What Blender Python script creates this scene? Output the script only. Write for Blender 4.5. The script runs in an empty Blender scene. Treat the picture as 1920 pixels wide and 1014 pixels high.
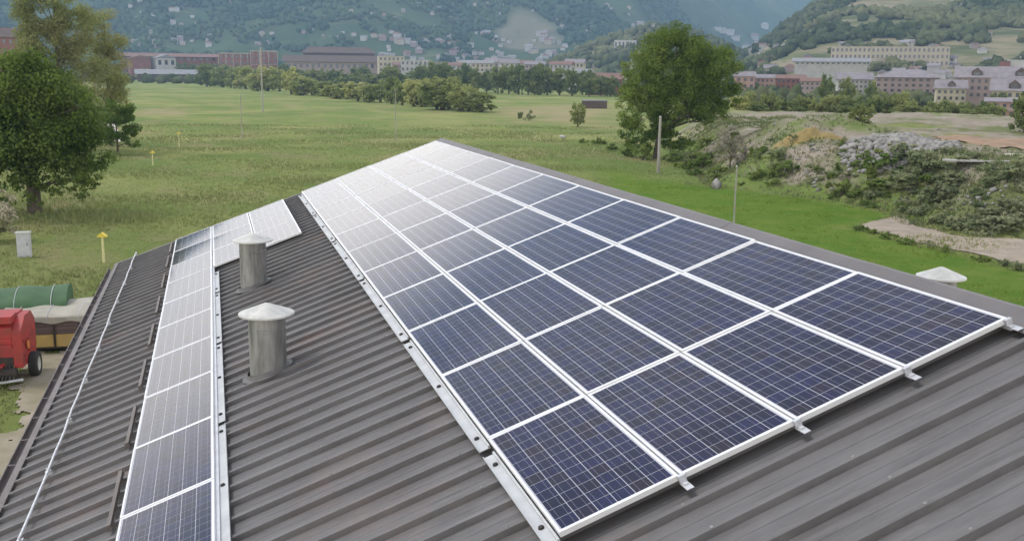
import bpy, bmesh, math, random
import numpy as np
from mathutils import Vector, Matrix, noise as mn

random.seed(7); rng = np.random.default_rng(7)
S = bpy.context.scene
COL = S.collection
R = math.radians

# ------------------------------------------------------------------ camera
CAM = np.array([-2.26, -6.363, 11.0])
YAW, PITCH, ROLL, FPX = R(16.57), R(11.08), R(0.58), 1879.8      # focal length in pixels of a 1920 px wide picture
f_ = np.array([math.sin(YAW) * math.cos(PITCH), math.cos(YAW) * math.cos(PITCH), -math.sin(PITCH)])
r0 = np.array([math.cos(YAW), -math.sin(YAW), 0.0]); u0 = np.cross(r0, f_)
r_ = math.cos(ROLL) * r0 + math.sin(ROLL) * u0
u_ = -math.sin(ROLL) * r0 + math.cos(ROLL) * u0
cam = bpy.data.cameras.new('camera'); camo = bpy.data.objects.new('camera', cam); COL.objects.link(camo)
cam.sensor_width = 36; cam.lens = 36 * FPX / 1920; cam.clip_start = 0.1; cam.clip_end = 30000
camo.matrix_world = Matrix(((r_[0], u_[0], -f_[0], CAM[0]), (r_[1], u_[1], -f_[1], CAM[1]), (r_[2], u_[2], -f_[2], CAM[2]), (0, 0, 0, 1)))
S.camera = camo

# ------------------------------------------------------------------ sky, sun, exposure
SUN_EL, SUN_AZ = R(56), R(-58)          # azimuth from +Y towards +X
W = bpy.data.worlds.new('World'); S.world = W; W.use_nodes = True
nt = W.node_tree; nt.nodes.clear()
out = nt.nodes.new('ShaderNodeOutputWorld'); bg = nt.nodes.new('ShaderNodeBackground')
sky = nt.nodes.new('ShaderNodeTexSky'); sky.sky_type = 'NISHITA'; sky.sun_disc = False
sky.sun_elevation = SUN_EL; sky.sun_rotation = SUN_AZ; sky.altitude = 600; sky.dust_density = 2.0
tc = nt.nodes.new('ShaderNodeTexCoord'); sep = nt.nodes.new('ShaderNodeSeparateXYZ'); nt.links.new(tc.outputs['Generated'], sep.inputs[0])
def wm(op, a, b=None):
    n = nt.nodes.new('ShaderNodeMath'); n.operation = op
    for i, v in enumerate((a, b)):
        if isinstance(v, bpy.types.NodeSocket): nt.links.new(v, n.inputs[i])
        elif v is not None: n.inputs[i].default_value = v
    return n.outputs[0]
den = wm('ADD', wm('ABSOLUTE', sep.outputs['Z']), .16)              # clouds lie on a flat layer, so they crowd together low down
cv = nt.nodes.new('ShaderNodeCombineXYZ')
nt.links.new(wm('DIVIDE', sep.outputs['X'], den), cv.inputs[0]); nt.links.new(wm('DIVIDE', sep.outputs['Y'], den), cv.inputs[1])
nz = nt.nodes.new('ShaderNodeTexNoise'); nz.inputs['Scale'].default_value = 1.1; nz.inputs['Detail'].default_value = 6; nz.inputs['Roughness'].default_value = 0.55
nt.links.new(cv.outputs[0], nz.inputs['Vector'])
rp = nt.nodes.new('ShaderNodeMapRange'); rp.inputs['From Min'].default_value = .36; rp.inputs['From Max'].default_value = .66
nt.links.new(nz.outputs['Fac'], rp.inputs['Value'])
hor = nt.nodes.new('ShaderNodeMapRange'); hor.interpolation_type = 'SMOOTHSTEP'; hor.inputs['From Min'].default_value = .36; hor.inputs['From Max'].default_value = .17
nt.links.new(wm('ABSOLUTE', sep.outputs['Z']), hor.inputs['Value'])
cover = wm('MAXIMUM', wm('ADD', wm('MULTIPLY', rp.outputs['Result'], .24), .06), hor.outputs['Result'])
cl = nt.nodes.new('ShaderNodeMix'); cl.data_type = 'RGBA'
cl.inputs['B'].default_value = (24.5, 22.8, 20.4, 1)      # bright cloud deck
nt.links.new(cover, cl.inputs['Factor'])
nt.links.new(sky.outputs['Color'], cl.inputs['A']); nt.links.new(cl.outputs['Result'], bg.inputs['Color'])
bg.inputs['Strength'].default_value = 0.1
nt.links.new(bg.outputs['Background'], out.inputs['Surface'])
sl = bpy.data.lights.new('sun', 'SUN'); sl.energy = 1.5; sl.angle = R(12); sl.color = (1, .965, .91)
so = bpy.data.objects.new('sun', sl); COL.objects.link(so)
so.rotation_euler = (R(90) - SUN_EL, 0, math.pi - SUN_AZ); so.location = (0, 0, 200)
S.view_settings.view_transform = 'Standard'; S.view_settings.look = 'None'
S.view_settings.exposure = 0.53; S.view_settings.gamma = 1; S.view_settings.use_curve_mapping = False
S.render.engine = 'CYCLES'
S.cycles.max_bounces = 6; S.cycles.volume_bounces = 1; S.cycles.transparent_max_bounces = 4
S.cycles.diffuse_bounces = 3; S.cycles.glossy_bounces = 3; S.cycles.transmission_bounces = 3
S.cycles.use_denoising = True

# ------------------------------------------------------------------ helpers
def tag(o, label=None, cat=None, group=None, kind=None):
    if label: o['label'] = label
    if cat: o['category'] = cat
    if group: o['group'] = group
    if kind: o['kind'] = kind
    return o
def link(name, data, parent=None, loc=None):
    o = bpy.data.objects.new(name, data); COL.objects.link(o)
    if parent: o.parent = parent
    if loc is not None: o.location = loc
    return o
def empty(name, loc, rz=0.0):
    o = link(name, None, None, loc); o.rotation_euler = (0, 0, rz); o.empty_display_size = .3
    return o
def copy_tree(o, parent=None):
    c = o.copy(); COL.objects.link(c)
    if parent: c.parent = parent
    for ch in list(o.children): copy_tree(ch, c)
    return c
def np_mesh(name, V, F, mats, smooth=False, mi=None):
    """V (n,3), F (m,k) with constant k."""
    V = np.asarray(V, np.float32); F = np.asarray(F, np.int32)
    me = bpy.data.meshes.new(name); k = F.shape[1]
    me.vertices.add(len(V)); me.vertices.foreach_set('co', V.ravel())
    me.loops.add(F.size); me.loops.foreach_set('vertex_index', F.ravel())
    me.polygons.add(len(F)); me.polygons.foreach_set('loop_start', np.arange(0, F.size, k, dtype=np.int32))
    me.polygons.foreach_set('loop_total', np.full(len(F), k, np.int32))
    if mi is not None: me.polygons.foreach_set('material_index', np.asarray(mi, np.int32))
    if smooth: me.polygons.foreach_set('use_smooth', np.ones(len(F), bool))
    for m in (mats if isinstance(mats, (list, tuple)) else [mats]): me.materials.append(m)
    me.update(calc_edges=True); me.validate()
    return me
class MB:
    """collects boxes, prisms, tubes, lathes into one mesh"""
    def __init__(s): s.v = []; s.f = []; s.m = []
    def add(s, vs, fs, m=0):
        b = len(s.v); s.v += [tuple(p) for p in vs]; s.f += [tuple(b + i for i in f) for f in fs]; s.m += [m] * len(fs); return s
    def box(s, x0, x1, y0, y1, z0, z1, m=0, M=None):
        vs = [Vector((x, y, z)) for z in (z0, z1) for y in (y0, y1) for x in (x0, x1)]
        if M: vs = [M @ v for v in vs]
        return s.add(vs, [(0, 2, 3, 1), (4, 5, 7, 6), (0, 1, 5, 4), (2, 6, 7, 3), (0, 4, 6, 2), (1, 3, 7, 5)], m)
    def extrude(s, prof, axis, a, b, m=0, caps=True):
        """closed 2-D profile extruded along axis: axis 'y' takes profile (x,z); 'x' takes (y,z)"""
        n = len(prof)
        P = (lambda p, t: (p[0], t, p[1])) if axis == 'y' else (lambda p, t: (t, p[0], p[1]))
        vs = [P(p, a) for p in prof] + [P(p, b) for p in prof]
        fs = [(i, (i + 1) % n, n + (i + 1) % n, n + i) for i in range(n)]
        if caps: fs += [tuple(range(n - 1, -1, -1)), tuple(range(n, 2 * n))]
        return s.add(vs, fs, m)
    def tube(s, pts, rad, n=8, m=0, cap=True):
        pts = [Vector(p) for p in pts]
        rad = rad if isinstance(rad, (list, tuple)) else [rad] * len(pts)
        vs = []
        for i, p in enumerate(pts):
            d = (pts[min(i + 1, len(pts) - 1)] - pts[max(i - 1, 0)]).normalized()
            a = d.orthogonal().normalized() if abs(d.z) > .95 else d.cross(Vector((0, 0, 1))).normalized()
            if abs(d.z) > .95: a = Vector((1, 0, 0)) - d * d.x; a.normalize()
            b = d.cross(a)
            for k in range(n):
                t = 2 * math.pi * k / n; vs.append(p + (a * math.cos(t) + b * math.sin(t)) * rad[i])
        fs = [(i * n + k, i * n + (k + 1) % n, (i + 1) * n + (k + 1) % n, (i + 1) * n + k) for i in range(len(pts) - 1) for k in range(n)]
        if cap: fs += [tuple(range(n - 1, -1, -1)), tuple(range((len(pts) - 1) * n, len(pts) * n))]
        return s.add(vs, fs, m)
    def lathe(s, prof, n=24, c=(0, 0, 0), m=0):
        vs = [(c[0] + r * math.cos(2 * math.pi * k / n), c[1] + r * math.sin(2 * math.pi * k / n), c[2] + z) for r, z in prof for k in range(n)]
        fs = [(i * n + k, i * n + (k + 1) % n, (i + 1) * n + (k + 1) % n, (i + 1) * n + k) for i in range(len(prof) - 1) for k in range(n)]
        return s.add(vs, fs, m)
    def mesh(s, name, mats, smooth=False):
        me = bpy.data.meshes.new(name); me.from_pydata(s.v, [], s.f)
        for m in (mats if isinstance(mats, (list, tuple)) else [mats]): me.materials.append(m)
        me.polygons.foreach_set('material_index', s.m)
        if smooth:
            me.polygons.foreach_set('use_smooth', [True] * len(s.f)); me.set_sharp_from_angle(angle=R(40))
        me.update(); return me
    def build(s, name, mats, parent=None, loc=None, smooth=False):
        return link(name, s.mesh(name, mats, smooth), parent, loc)

# ------------------------------------------------------------------ materials
def mat_base(name):
    m = bpy.data.materials.new(name); m.use_nodes = True
    nt = m.node_tree; return m, nt, nt.nodes['Principled BSDF']
def N(nt, t, **kw):
    n = nt.nodes.new(t)
    for k, v in kw.items():
        if k in n.inputs: n.inputs[k].default_value = v
        else: setattr(n, k, v)
    return n
def mixc(nt, fac, a, b, blend='MIX'):
    n = nt.nodes.new('ShaderNodeMix'); n.data_type = 'RGBA'; n.blend_type = blend
    for key, v in (('Factor', fac), ('A', a), ('B', b)):
        if isinstance(v, bpy.types.NodeSocket): nt.links.new(v, n.inputs[key])
        elif key == 'Factor': n.inputs[key].default_value = v
        else: n.inputs[key].default_value = (*v[:3], 1)
    return n.outputs['Result']
def ramp(nt, sock, p0, p1):
    n = nt.nodes.new('ShaderNodeMapRange'); n.inputs['From Min'].default_value = p0; n.inputs['From Max'].default_value = p1
    nt.links.new(sock, n.inputs['Value']); return n.outputs['Result']
def math_(nt, op, a, b=None, c=None):
    n = nt.nodes.new('ShaderNodeMath'); n.operation = op
    for i, v in enumerate((a, b, c)):
        if v is None: continue
        if isinstance(v, bpy.types.NodeSocket): nt.links.new(v, n.inputs[i])
        else: n.inputs[i].default_value = v
    return n.outputs[0]
def noise(nt, scale, detail=4, rough=.6, vec=None, sc=None):
    n = N(nt, 'ShaderNodeTexNoise'); n.inputs['Scale'].default_value = scale; n.inputs['Detail'].default_value = detail; n.inputs['Roughness'].default_value = rough
    if vec is None:
        g = nt.nodes.get('geo') or nt.nodes.new('ShaderNodeNewGeometry'); g.name = 'geo'; vec = g.outputs['Position']
    if sc:
        mp = N(nt, 'ShaderNodeMapping'); mp.inputs['Scale'].default_value = sc; nt.links.new(vec, mp.inputs['Vector']); vec = mp.outputs['Vector']
    nt.links.new(vec, n.inputs['Vector']); return n.outputs['Fac']
def bump(nt, b, sock, strength=.3, dist=.02):
    n = N(nt, 'ShaderNodeBump'); n.inputs['Strength'].default_value = strength; n.inputs['Distance'].default_value = dist
    nt.links.new(sock, n.inputs['Height']); nt.links.new(n.outputs['Normal'], b.inputs['Normal'])
def simple(name, c1, c2=None, scale=3.0, rough=.7, metal=0.0, bmp=0.0, bscale=None, spec=.4, sc=None, lo=.35, hi=.65):
    m, nt, b = mat_base(name)
    c2 = c2 or tuple(x * .75 for x in c1)
    f = ramp(nt, noise(nt, scale, 5, .62, sc=sc), lo, hi)
    nt.links.new(mixc(nt, f, c1, c2), b.inputs['Base Color'])
    b.inputs['Roughness'].default_value = rough; b.inputs['Metallic'].default_value = metal; b.inputs['Specular IOR Level'].default_value = spec
    if bmp: bump(nt, b, noise(nt, bscale or scale * 6, 5, .6), bmp)
    return m
def foliage(name, dark, mid, light, transl=.38, patch=.25):
    """leaf colour varies leaf by leaf and branch by branch"""
    m, nt, b = mat_base(name)
    g = nt.nodes.new('ShaderNodeNewGeometry'); g.name = 'geo'
    oi = nt.nodes.new('ShaderNodeObjectInfo')
    isl = g.outputs['Random Per Island']
    c = mixc(nt, isl, dark, mid)
    c = mixc(nt, ramp(nt, noise(nt, patch, 3), .42, .68), c, light)
    v = N(nt, 'ShaderNodeHueSaturation'); v.inputs['Saturation'].default_value = .95
    nt.links.new(math_(nt, 'MULTIPLY_ADD', oi.outputs['Random'], .4, .8), v.inputs['Value'])
    nt.links.new(math_(nt, 'MULTIPLY_ADD', oi.outputs['Random'], -.03, .515), v.inputs['Hue'])
    nt.links.new(c, v.inputs['Color'])
    df = N(nt, 'ShaderNodeBsdfDiffuse'); tr = N(nt, 'ShaderNodeBsdfTranslucent'); ms = N(nt, 'ShaderNodeMixShader'); ms.inputs[0].default_value = transl
    nt.links.new(v.outputs['Color'], df.inputs['Color']); nt.links.new(v.outputs['Color'], tr.inputs['Color'])
    nt.links.new(df.outputs[0], ms.inputs[1]); nt.links.new(tr.outputs[0], ms.inputs[2])
    nt.nodes.remove(b); nt.links.new(ms.outputs[0], nt.nodes['Material Output'].inputs['Surface'])
    return m
M = {}
M['alu'] = simple('anodised aluminium', (.74, .745, .75), (.66, .665, .675), 4, .38, .2, spec=.5)
M['tray'] = simple('galvanised tray', (.50, .515, .52), (.40, .41, .42), 3, .5, .3, spec=.5)
M['alu_dark'] = simple('mill aluminium', (.62, .63, .65), (.5, .51, .53), 5, .45, .6)
M['galv'] = simple('weathered galvanised pipe', (.36, .36, .345), (.15, .148, .14), 7, .5, .4, bmp=.08, sc=(1, 1, .16))
M['cap'] = simple('pale sheet metal cap', (.54, .54, .51), (.40, .40, .375), 6, .5, .15)
M['black'] = simple('dark rubber', (.02, .02, .02), (.035, .033, .03), 8, .8)
M['gutter'] = simple('brown painted gutter', (.095, .078, .075), (.14, .12, .115), 3, .5, .1)
M['ridge'] = simple('ridge sheet', (.145, .133, .131), (.118, .109, .107), 2, .5, .1)
M['guard'] = simple('brown steel guard', (.11, .095, .085), (.15, .13, .12), 3, .55, .1)
M['rod'] = simple('zinc round conductor', (.72, .72, .73), (.55, .55, .56), 9, .4, .4)
M['rust'] = simple('rusty streak', (.17, .10, .075), (.22, .16, .13), 6, .8)
M['plaster_cream'] = simple('cream plaster', (.43, .38, .295), (.36, .32, .25), .3, .9)
M['plaster_white'] = simple('white plaster', (.47, .46, .44), (.40, .39, .37), .3, .9)
M['plaster_grey'] = simple('grey plaster', (.40, .39, .38), (.32, .31, .3), .3, .9)
M['plaster_pink'] = simple('salmon plaster', (.37, .235, .195), (.31, .20, .17), .3, .9)
M['plaster_rose'] = simple('dusty rose plaster', (.33, .25, .235), (.28, .215, .205), .3, .9)
M['brick'] = simple('red brown brick', (.23, .095, .078), (.17, .078, .066), .25, .9)
M['roof_slate'] = simple('grey violet slate', (.235, .215, .23), (.17, .155, .17), .5, .8)
M['roof_dark'] = simple('dark brown roofing', (.075, .055, .05), (.11, .08, .07), .4, .8)
M['roof_red'] = simple('weathered red roofing', (.20, .115, .095), (.15, .095, .08), .4, .85)
M['roof_grey'] = simple('grey sheet roofing', (.24, .24, .25), (.18, .18, .19), .4, .7)
M['window'] = simple('dark window glass', (.03, .035, .045), (.05, .055, .065), 1, .15, spec=.6)
M['wood_pole'] = simple('weathered pole wood', (.36, .34, .31), (.25, .235, .21), 4, .85, sc=(1, 1, .1))
M['bark'] = simple('bark', (.075, .06, .045), (.12, .1, .08), 3, .9, bmp=.5, sc=(1, 1, .3))
M['yellow'] = simple('yellow plastic marker', (.75, .56, .05), (.62, .5, .08), 6, .5)
M['pale_yellow'] = simple('faded yellow post', (.66, .62, .30), (.55, .52, .28), 6, .6)
M['cabinet'] = simple('light grey cabinet', (.48, .49, .52), (.40, .41, .43), 3, .6)
M['baler_red'] = simple('red machine paint', (.42, .026, .026), (.24, .035, .028), 2.6, .5, spec=.55)
M['baler_dark'] = simple('greasy dark steel', (.03, .028, .027), (.07, .05, .04), 5, .6, .3)
M['orange'] = simple('orange guard plate', (.60, .19, .05), (.5, .15, .05), 4, .5)
M['tarp_green'] = simple('green tarpaulin', (.06, .135, .055), (.04, .09, .04), 1.2, .75, bmp=.2, bscale=2)
M['tarp_cream'] = simple('cream tarpaulin', (.40, .375, .31), (.27, .255, .21), 1.1, .65, bmp=.2, bscale=2)
M['board_brown'] = simple('weathered brown boards', (.085, .06, .055), (.14, .105, .095), 2.5, .85, sc=(.2, .2, 2))
M['board_yellow'] = simple('ochre boards', (.50, .36, .12), (.40, .28, .11), 2.0, .8)
M['stone'] = simple('pale rubble stone', (.30, .29, .275), (.15, .145, .135), 1.2, .9, lo=.4, hi=.6)
M['ochre'] = simple('ochre subsoil', (.30, .225, .085), (.20, .155, .07), 1.3, .95, bmp=.6, bscale=4)
M['rusty'] = simple('rust brown sheet stack', (.30, .20, .12), (.22, .15, .10), .5, .85)
M['pale_plank'] = simple('pale timber', (.62, .57, .50), (.48, .44, .39), 1, .85)
M['concrete'] = simple('concrete', (.42, .41, .40), (.34, .33, .32), 1, .9)
M['barn_wall'] = simple('rendered barn wall', (.42, .40, .37), (.34, .32, .3), .8, .9)
M['gravel'] = simple('gravel yard', (.31, .265, .205), (.20, .18, .11), .9, .95, bmp=.6, bscale=14)
M['track'] = simple('dry dirt track', (.33, .275, .21), (.23, .19, .15), .55, .95, bmp=.8, bscale=3)
M['path'] = simple('gravel path', (.46, .42, .38), (.38, .35, .31), 1, .95)
M['fol_dark'] = foliage('dark broadleaf foliage', (.03, .058, .010), (.10, .16, .027), (.145, .21, .047))
M['fol_poplar'] = foliage('olive poplar foliage', (.24, .265, .085), (.35, .37, .13), (.34, .31, .14), .42, .12)
M['fol_mid'] = foliage('green broadleaf foliage', (.05, .095, .015), (.14, .215, .035), (.19, .255, .05), .42, .2)
M['fol_willow'] = foliage('olive willow foliage', (.18, .22, .065), (.33, .37, .125), (.37, .39, .15), .42, .09)
M['fol_hedge'] = foliage('deep green hedge foliage', (.095, .135, .045), (.195, .245, .085), (.26, .295, .10), .42, .07)
M['fol_shrub'] = foliage('shrub foliage', (.09, .15, .03), (.20, .285, .065), (.26, .32, .095), .42, .3)
M['fol_grey'] = foliage('grey green scrub foliage', (.15, .195, .09), (.27, .32, .16), (.35, .37, .22), .42, .3)
M['fol_blossom'] = foliage('pale spring foliage', (.22, .21, .14), (.46, .42, .38), (.30, .29, .18), .3, .5)
M['fol_pink'] = foliage('mixed pale shrub foliage', (.12, .15, .06), (.30, .29, .17), (.48, .44, .34), .3, .7)
M['fol_far'] = foliage('distant forest foliage', (.016, .042, .026), (.038, .075, .04), (.07, .105, .045), 0, .006)
M['fol_hill'] = foliage('hillside forest foliage', (.032, .047, .022), (.07, .092, .04), (.135, .14, .065), 0, .008)
M['grass'] = foliage('meadow grass blades', (.18, .215, .07), (.34, .335, .15), (.255, .30, .10), .35, .05)
M['lawn_blade'] = foliage('lawn grass blades', (.07, .15, .012), (.16, .25, .03), (.20, .27, .05), .35, .2)
M['weed'] = foliage('bank weeds', (.11, .16, .04), (.24, .28, .10), (.33, .30, .18), .3, .12)

# roof sheet: dull grey brown coated steel with faint grime and a few rust tints
m, nt, b = mat_base('coated roof sheet'); M['roof_sheet'] = m
oi = nt.nodes.new('ShaderNodeObjectInfo')
c = mixc(nt, ramp(nt, noise(nt, .9, 6, .65), .35, .7), (.130, .127, .128), (.086, .083, .083))
c = mixc(nt, ramp(nt, noise(nt, 9, 4, .7, sc=(.15, 1.5, .15)), .45, .8), c, (.17, .161, .156))
c = mixc(nt, math_(nt, 'MULTIPLY', ramp(nt, noise(nt, .55, 5, .7), .55, .72), .55), c, (.20, .135, .115))
c = mixc(nt, math_(nt, 'MULTIPLY', oi.outputs['Random'], .30), c, (.095, .088, .086))
nt.links.new(c, b.inputs['Base Color']); b.inputs['Roughness'].default_value = .52; b.inputs['Specular IOR Level'].default_value = .35
c2 = mixc(nt, math_(nt, 'MULTIPLY', ramp(nt, noise(nt, 5, 5, .75, sc=(.22, 1.6, .22)), .5, .72), .55), c, (.068, .062, .058)); nt.links.new(c2, b.inputs['Base Color'])
bump(nt, b, noise(nt, 40, 3), .05, .004)

# laminate (white backsheet seen through glass) and polycrystalline cells, both behind the same anti-reflective glass
def glassy(b):
    b.inputs['Specular IOR Level'].default_value = 0.0; b.inputs['Roughness'].default_value = .6
    b.inputs['Coat Weight'].default_value = 1.0; b.inputs['Coat IOR'].default_value = 1.30; b.inputs['Coat Roughness'].default_value = .05
m, nt, b = mat_base('panel laminate'); M['laminate'] = m
b.inputs['Base Color'].default_value = (.40, .41, .46, 1); glassy(b)
m, nt, b = mat_base('solar cell'); M['cell'] = m; glassy(b)
g = nt.nodes.new('ShaderNodeNewGeometry'); g.name = 'geo'; oi = nt.nodes.new('ShaderNodeObjectInfo')
rnd = math_(nt, 'FRACT', math_(nt, 'ADD', math_(nt, 'MULTIPLY', g.outputs['Random Per Island'], 7.31), math_(nt, 'MULTIPLY', oi.outputs['Random'], 3.77)))
rnd2 = math_(nt, 'FRACT', math_(nt, 'MULTIPLY', rnd, 13.7))
vo = N(nt, 'ShaderNodeTexVoronoi'); vo.inputs['Scale'].default_value = 45; nt.links.new(g.outputs['Position'], vo.inputs['Vector'])
c = mixc(nt, rnd, (.0035, .0045, .020), (.008, .010, .046))
c = mixc(nt, ramp(nt, rnd2, .78, 1.05), c, (.014, .010, .018))
c = mixc(nt, .35, c, vo.outputs['Color'], 'SOFT_LIGHT')
uv = nt.nodes.new('ShaderNodeUVMap'); sx = nt.nodes.new('ShaderNodeSeparateXYZ'); nt.links.new(uv.outputs['UV'], sx.inputs[0])
bb = math_(nt, 'MULTIPLY', math_(nt, 'ABSOLUTE', math_(nt, 'SUBTRACT', math_(nt, 'FRACT', math_(nt, 'MULTIPLY', sx.outputs['X'], 2.0)), .5)), 1.0)
bar = math_(nt, 'LESS_THAN', bb, .013)
fing = math_(nt, 'LESS_THAN', math_(nt, 'FRACT', math_(nt, 'MULTIPLY', sx.outputs['Y'], 40.0)), .1)
c = mixc(nt, math_(nt, 'MULTIPLY', fing, .05), c, (.3, .3, .34))
c = mixc(nt, bar, c, (.22, .22, .27))
nt.links.new(c, b.inputs['Base Color'])

# ------------------------------------------------------------------ terrain
def sstep(a, b, x): t = np.clip((x - a) / (b - a), 0, 1); return t * t * (3 - 2 * t)
def ray(px, py): 
    d = f_ + r_ * (px - 960) / FPX - u_ * (py - 507) / FPX; return d
def at(px, py, z=0.0):
    d = ray(px, py); t = (z - CAM[2]) / d[2]; return CAM + d * t
def far_at(px, dist):
    """plan position at a horizontal distance along the bearing of a photo column"""
    d = ray(px, 300); h = d[:2] / np.linalg.norm(d[:2]); return CAM[:2] + h * dist
def vnoise(x, y, seed=0):
    """smooth value noise on arrays"""
    x = np.asarray(x, float) + seed * 17.3; y = np.asarray(y, float) + seed * 9.1
    xi = np.floor(x).astype(np.int64); yi = np.floor(y).astype(np.int64); fx = x - xi; fy = y - yi
    fx = fx * fx * (3 - 2 * fx); fy = fy * fy * (3 - 2 * fy)
    def h(a, b):
        n = (a * 374761393 + b * 668265263 + seed * 1442695) & 0x7fffffff
        n = ((n ^ (n >> 13)) * 1274126177) & 0x7fffffff
        return ((n ^ (n >> 16)) & 0xffff) / 65535.0
    return (h(xi, yi) * (1 - fx) + h(xi + 1, yi) * fx) * (1 - fy) + (h(xi, yi + 1) * (1 - fx) + h(xi + 1, yi + 1) * fx) * fy
def fbm(x, y, seed=0, oct=4):
    s = 0; a = .5
    for i in range(oct): s = s + a * vnoise(x * 2 ** i, y * 2 ** i, seed + i); a *= .5
    return s / (1 - .5 ** oct)
foot_px = [(1236, 268), (1290, 300), (1338, 346), (1440, 359), (1560, 373), (1684, 394), (1722, 420), (1810, 437), (1930, 446), (2100, 452)]
bank_poly = [at(x, y)[:2] for x, y in foot_px] + [np.array([190., 75.]), np.array([205., 130.])] + [far_at(x, 228) for x in (1900, 1700, 1500, 1350, 1262)]
bank_poly = np.array(bank_poly)
def bank_dist(x, y):
    """signed distance into the raised spoil ground (positive inside)"""
    x = np.asarray(x, float); y = np.asarray(y, float)
    dmin = np.full(x.shape, 1e9); ins = np.zeros(x.shape, bool)
    n = len(bank_poly)
    for i in range(n):
        ax, ay = bank_poly[i]; bx, by = bank_poly[(i + 1) % n]
        ex, ey = bx - ax, by - ay
        t = np.clip(((x - ax) * ex + (y - ay) * ey) / (ex * ex + ey * ey), 0, 1)
        dmin = np.minimum(dmin, np.hypot(x - ax - t * ex, y - ay - t * ey))
        c = ((ay > y) != (by > y)) & (x < (bx - ax) * (y - ay) / (by - ay + 1e-12) + ax)
        ins ^= c
    return np.where(ins, dmin, -dmin)
MOUND = at(1500, 262, 4.0)[:2]; HEAP = at(1692, 278, 4.4)[:2]
def bump_at(x, y, c, rad, h): return h * np.exp(-((x - c[0]) ** 2 + (y - c[1]) ** 2) / (rad * rad))
def h_ground(x, y):
    x = np.asarray(x, float); y = np.asarray(y, float)
    s = bank_dist(x, y)
    k = sstep(0, 9.5, s + 1.6 * (vnoise(x / 5, y / 5, 3) - .5) * sstep(0, 3, s))
    D = np.hypot(x - CAM[0], y - CAM[1])
    und = .55 * (vnoise(x / 38, y / 38, 5) - .5) * sstep(40, 120, D) * (1 - k)
    rough = k * (.9 * (fbm(x / 6, y / 6, 11) - .5) + .5 * (vnoise(x / 1.7, y / 1.7, 12) - .5)) * sstep(0, 3, s)
    m = bump_at(x, y, MOUND, 7.5, 2.3) + bump_at(x, y, HEAP, 6.5, 1.4) + bump_at(x, y, at(1620, 265, 4.)[:2], 6, 1.2)
    return 4.0 * k + und + rough + m * k
def polar(x, y):
    dx = x - CAM[0]; dy = y - CAM[1]; return np.hypot(dx, dy), np.degrees(np.arctan2(dx, dy))
def h_mountain(x, y):
    D, az = polar(np.asarray(x, float), np.asarray(y, float))
    De = D - 1500 * sstep(20, 34, az)
    g = (fbm(x / 420, y / 420, 21, 4) - .5)
    z = .055 * np.clip(De - 1450, 0, 450) + .40 * np.clip(De + 260 * g - 1900, 0, 720)
    z = z + 34 * (fbm(x / 150, y / 150, 33, 3) - .5) * sstep(1800, 2300, De) - 1.0
    return z
def h_spur(x, y):
    D, az = polar(np.asarray(x, float), np.asarray(y, float))
    t = np.exp(-((az - 24.5) / 5.6) ** 2 - ((D - 1450) / 210) ** 2)
    return 76 * t + 16 * (fbm(x / 120, y / 120, 41, 3) - .5) * t - 2.0
def h_hill(x, y):
    D, az = polar(np.asarray(x, float), np.asarray(y, float))
    lat = .18 + .82 * sstep(26.5, 35.0, az + 2.2 * (vnoise(D / 160, az / 7, 51) - .5))
    lat = lat * sstep(23.5, 27.5, az)
    z = .19 * np.clip(D - 755, 0, 560) * lat
    z = z + 13 * (fbm(x / 130, y / 130, 55, 4) - .5) * sstep(760, 950, D) * lat
    z = z - .12 * np.clip(D - 1360, 0, 400) * lat
    return z - .6
def h_far(x, y):
    D, az = polar(np.asarray(x, float), np.asarray(y, float))
    z = .34 * np.clip(D - 4300 + 500 * (fbm(x / 900, y / 900, 61) - .5), 0, 1500) * (.55 + .45 * sstep(29, 45, az) + .35 * sstep(22, 14, az))
    return z - 1.0
def h_all(x, y): return np.maximum.reduce([h_ground(x, y), h_mountain(x, y), h_spur(x, y), h_hill(x, y), h_far(x, y)])
def hit(px, py, tmin=40, tmax=6000):
    """first terrain point met along the bearing through a photo pixel"""
    d = ray(px, py); a, b = tmin, tmax
    for k, n in enumerate((260, 12, 12)):
        t = np.geomspace(a, b, n); P = CAM[None] + d[None] * t[:, None]
        w = np.nonzero(P[:, 2] < h_all(P[:, 0], P[:, 1]))[0]
        if len(w) == 0: return None
        a, b = t[max(0, w[0] - 1)], t[w[0]]
    return CAM + d * b

def lines(segs):
    o = []
    for a, b, st in segs: o += list(np.arange(a, b, st))
    return np.array(o + [segs[-1][1]], float)
def grid_mesh(name, X, Y, hf, mats, attrs=None, polar_=False):
    gx, gy = np.meshgrid(X, Y)
    if polar_: az = np.radians(gx); xx = CAM[0] + gy * np.sin(az); yy = CAM[1] + gy * np.cos(az)
    else: xx, yy = gx, gy
    zz = hf(xx, yy); n, k = xx.shape
    V = np.stack([xx, yy, zz], -1).reshape(-1, 3); i = np.arange(n * k).reshape(n, k)
    if polar_: F = np.stack([i[:-1, :-1], i[:-1, 1:], i[1:, 1:], i[1:, :-1]], -1).reshape(-1, 4)
    else: F = np.stack([i[:-1, :-1], i[:-1, 1:], i[1:, 1:], i[1:, :-1]], -1).reshape(-1, 4)
    me = np_mesh(name, V, F, mats, True)
    for an, fn in (attrs or {}).items():
        a = me.attributes.new(an, 'FLOAT', 'POINT'); a.data.foreach_set('value', np.asarray(fn(xx, yy), np.float32).ravel())
    return me

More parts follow.
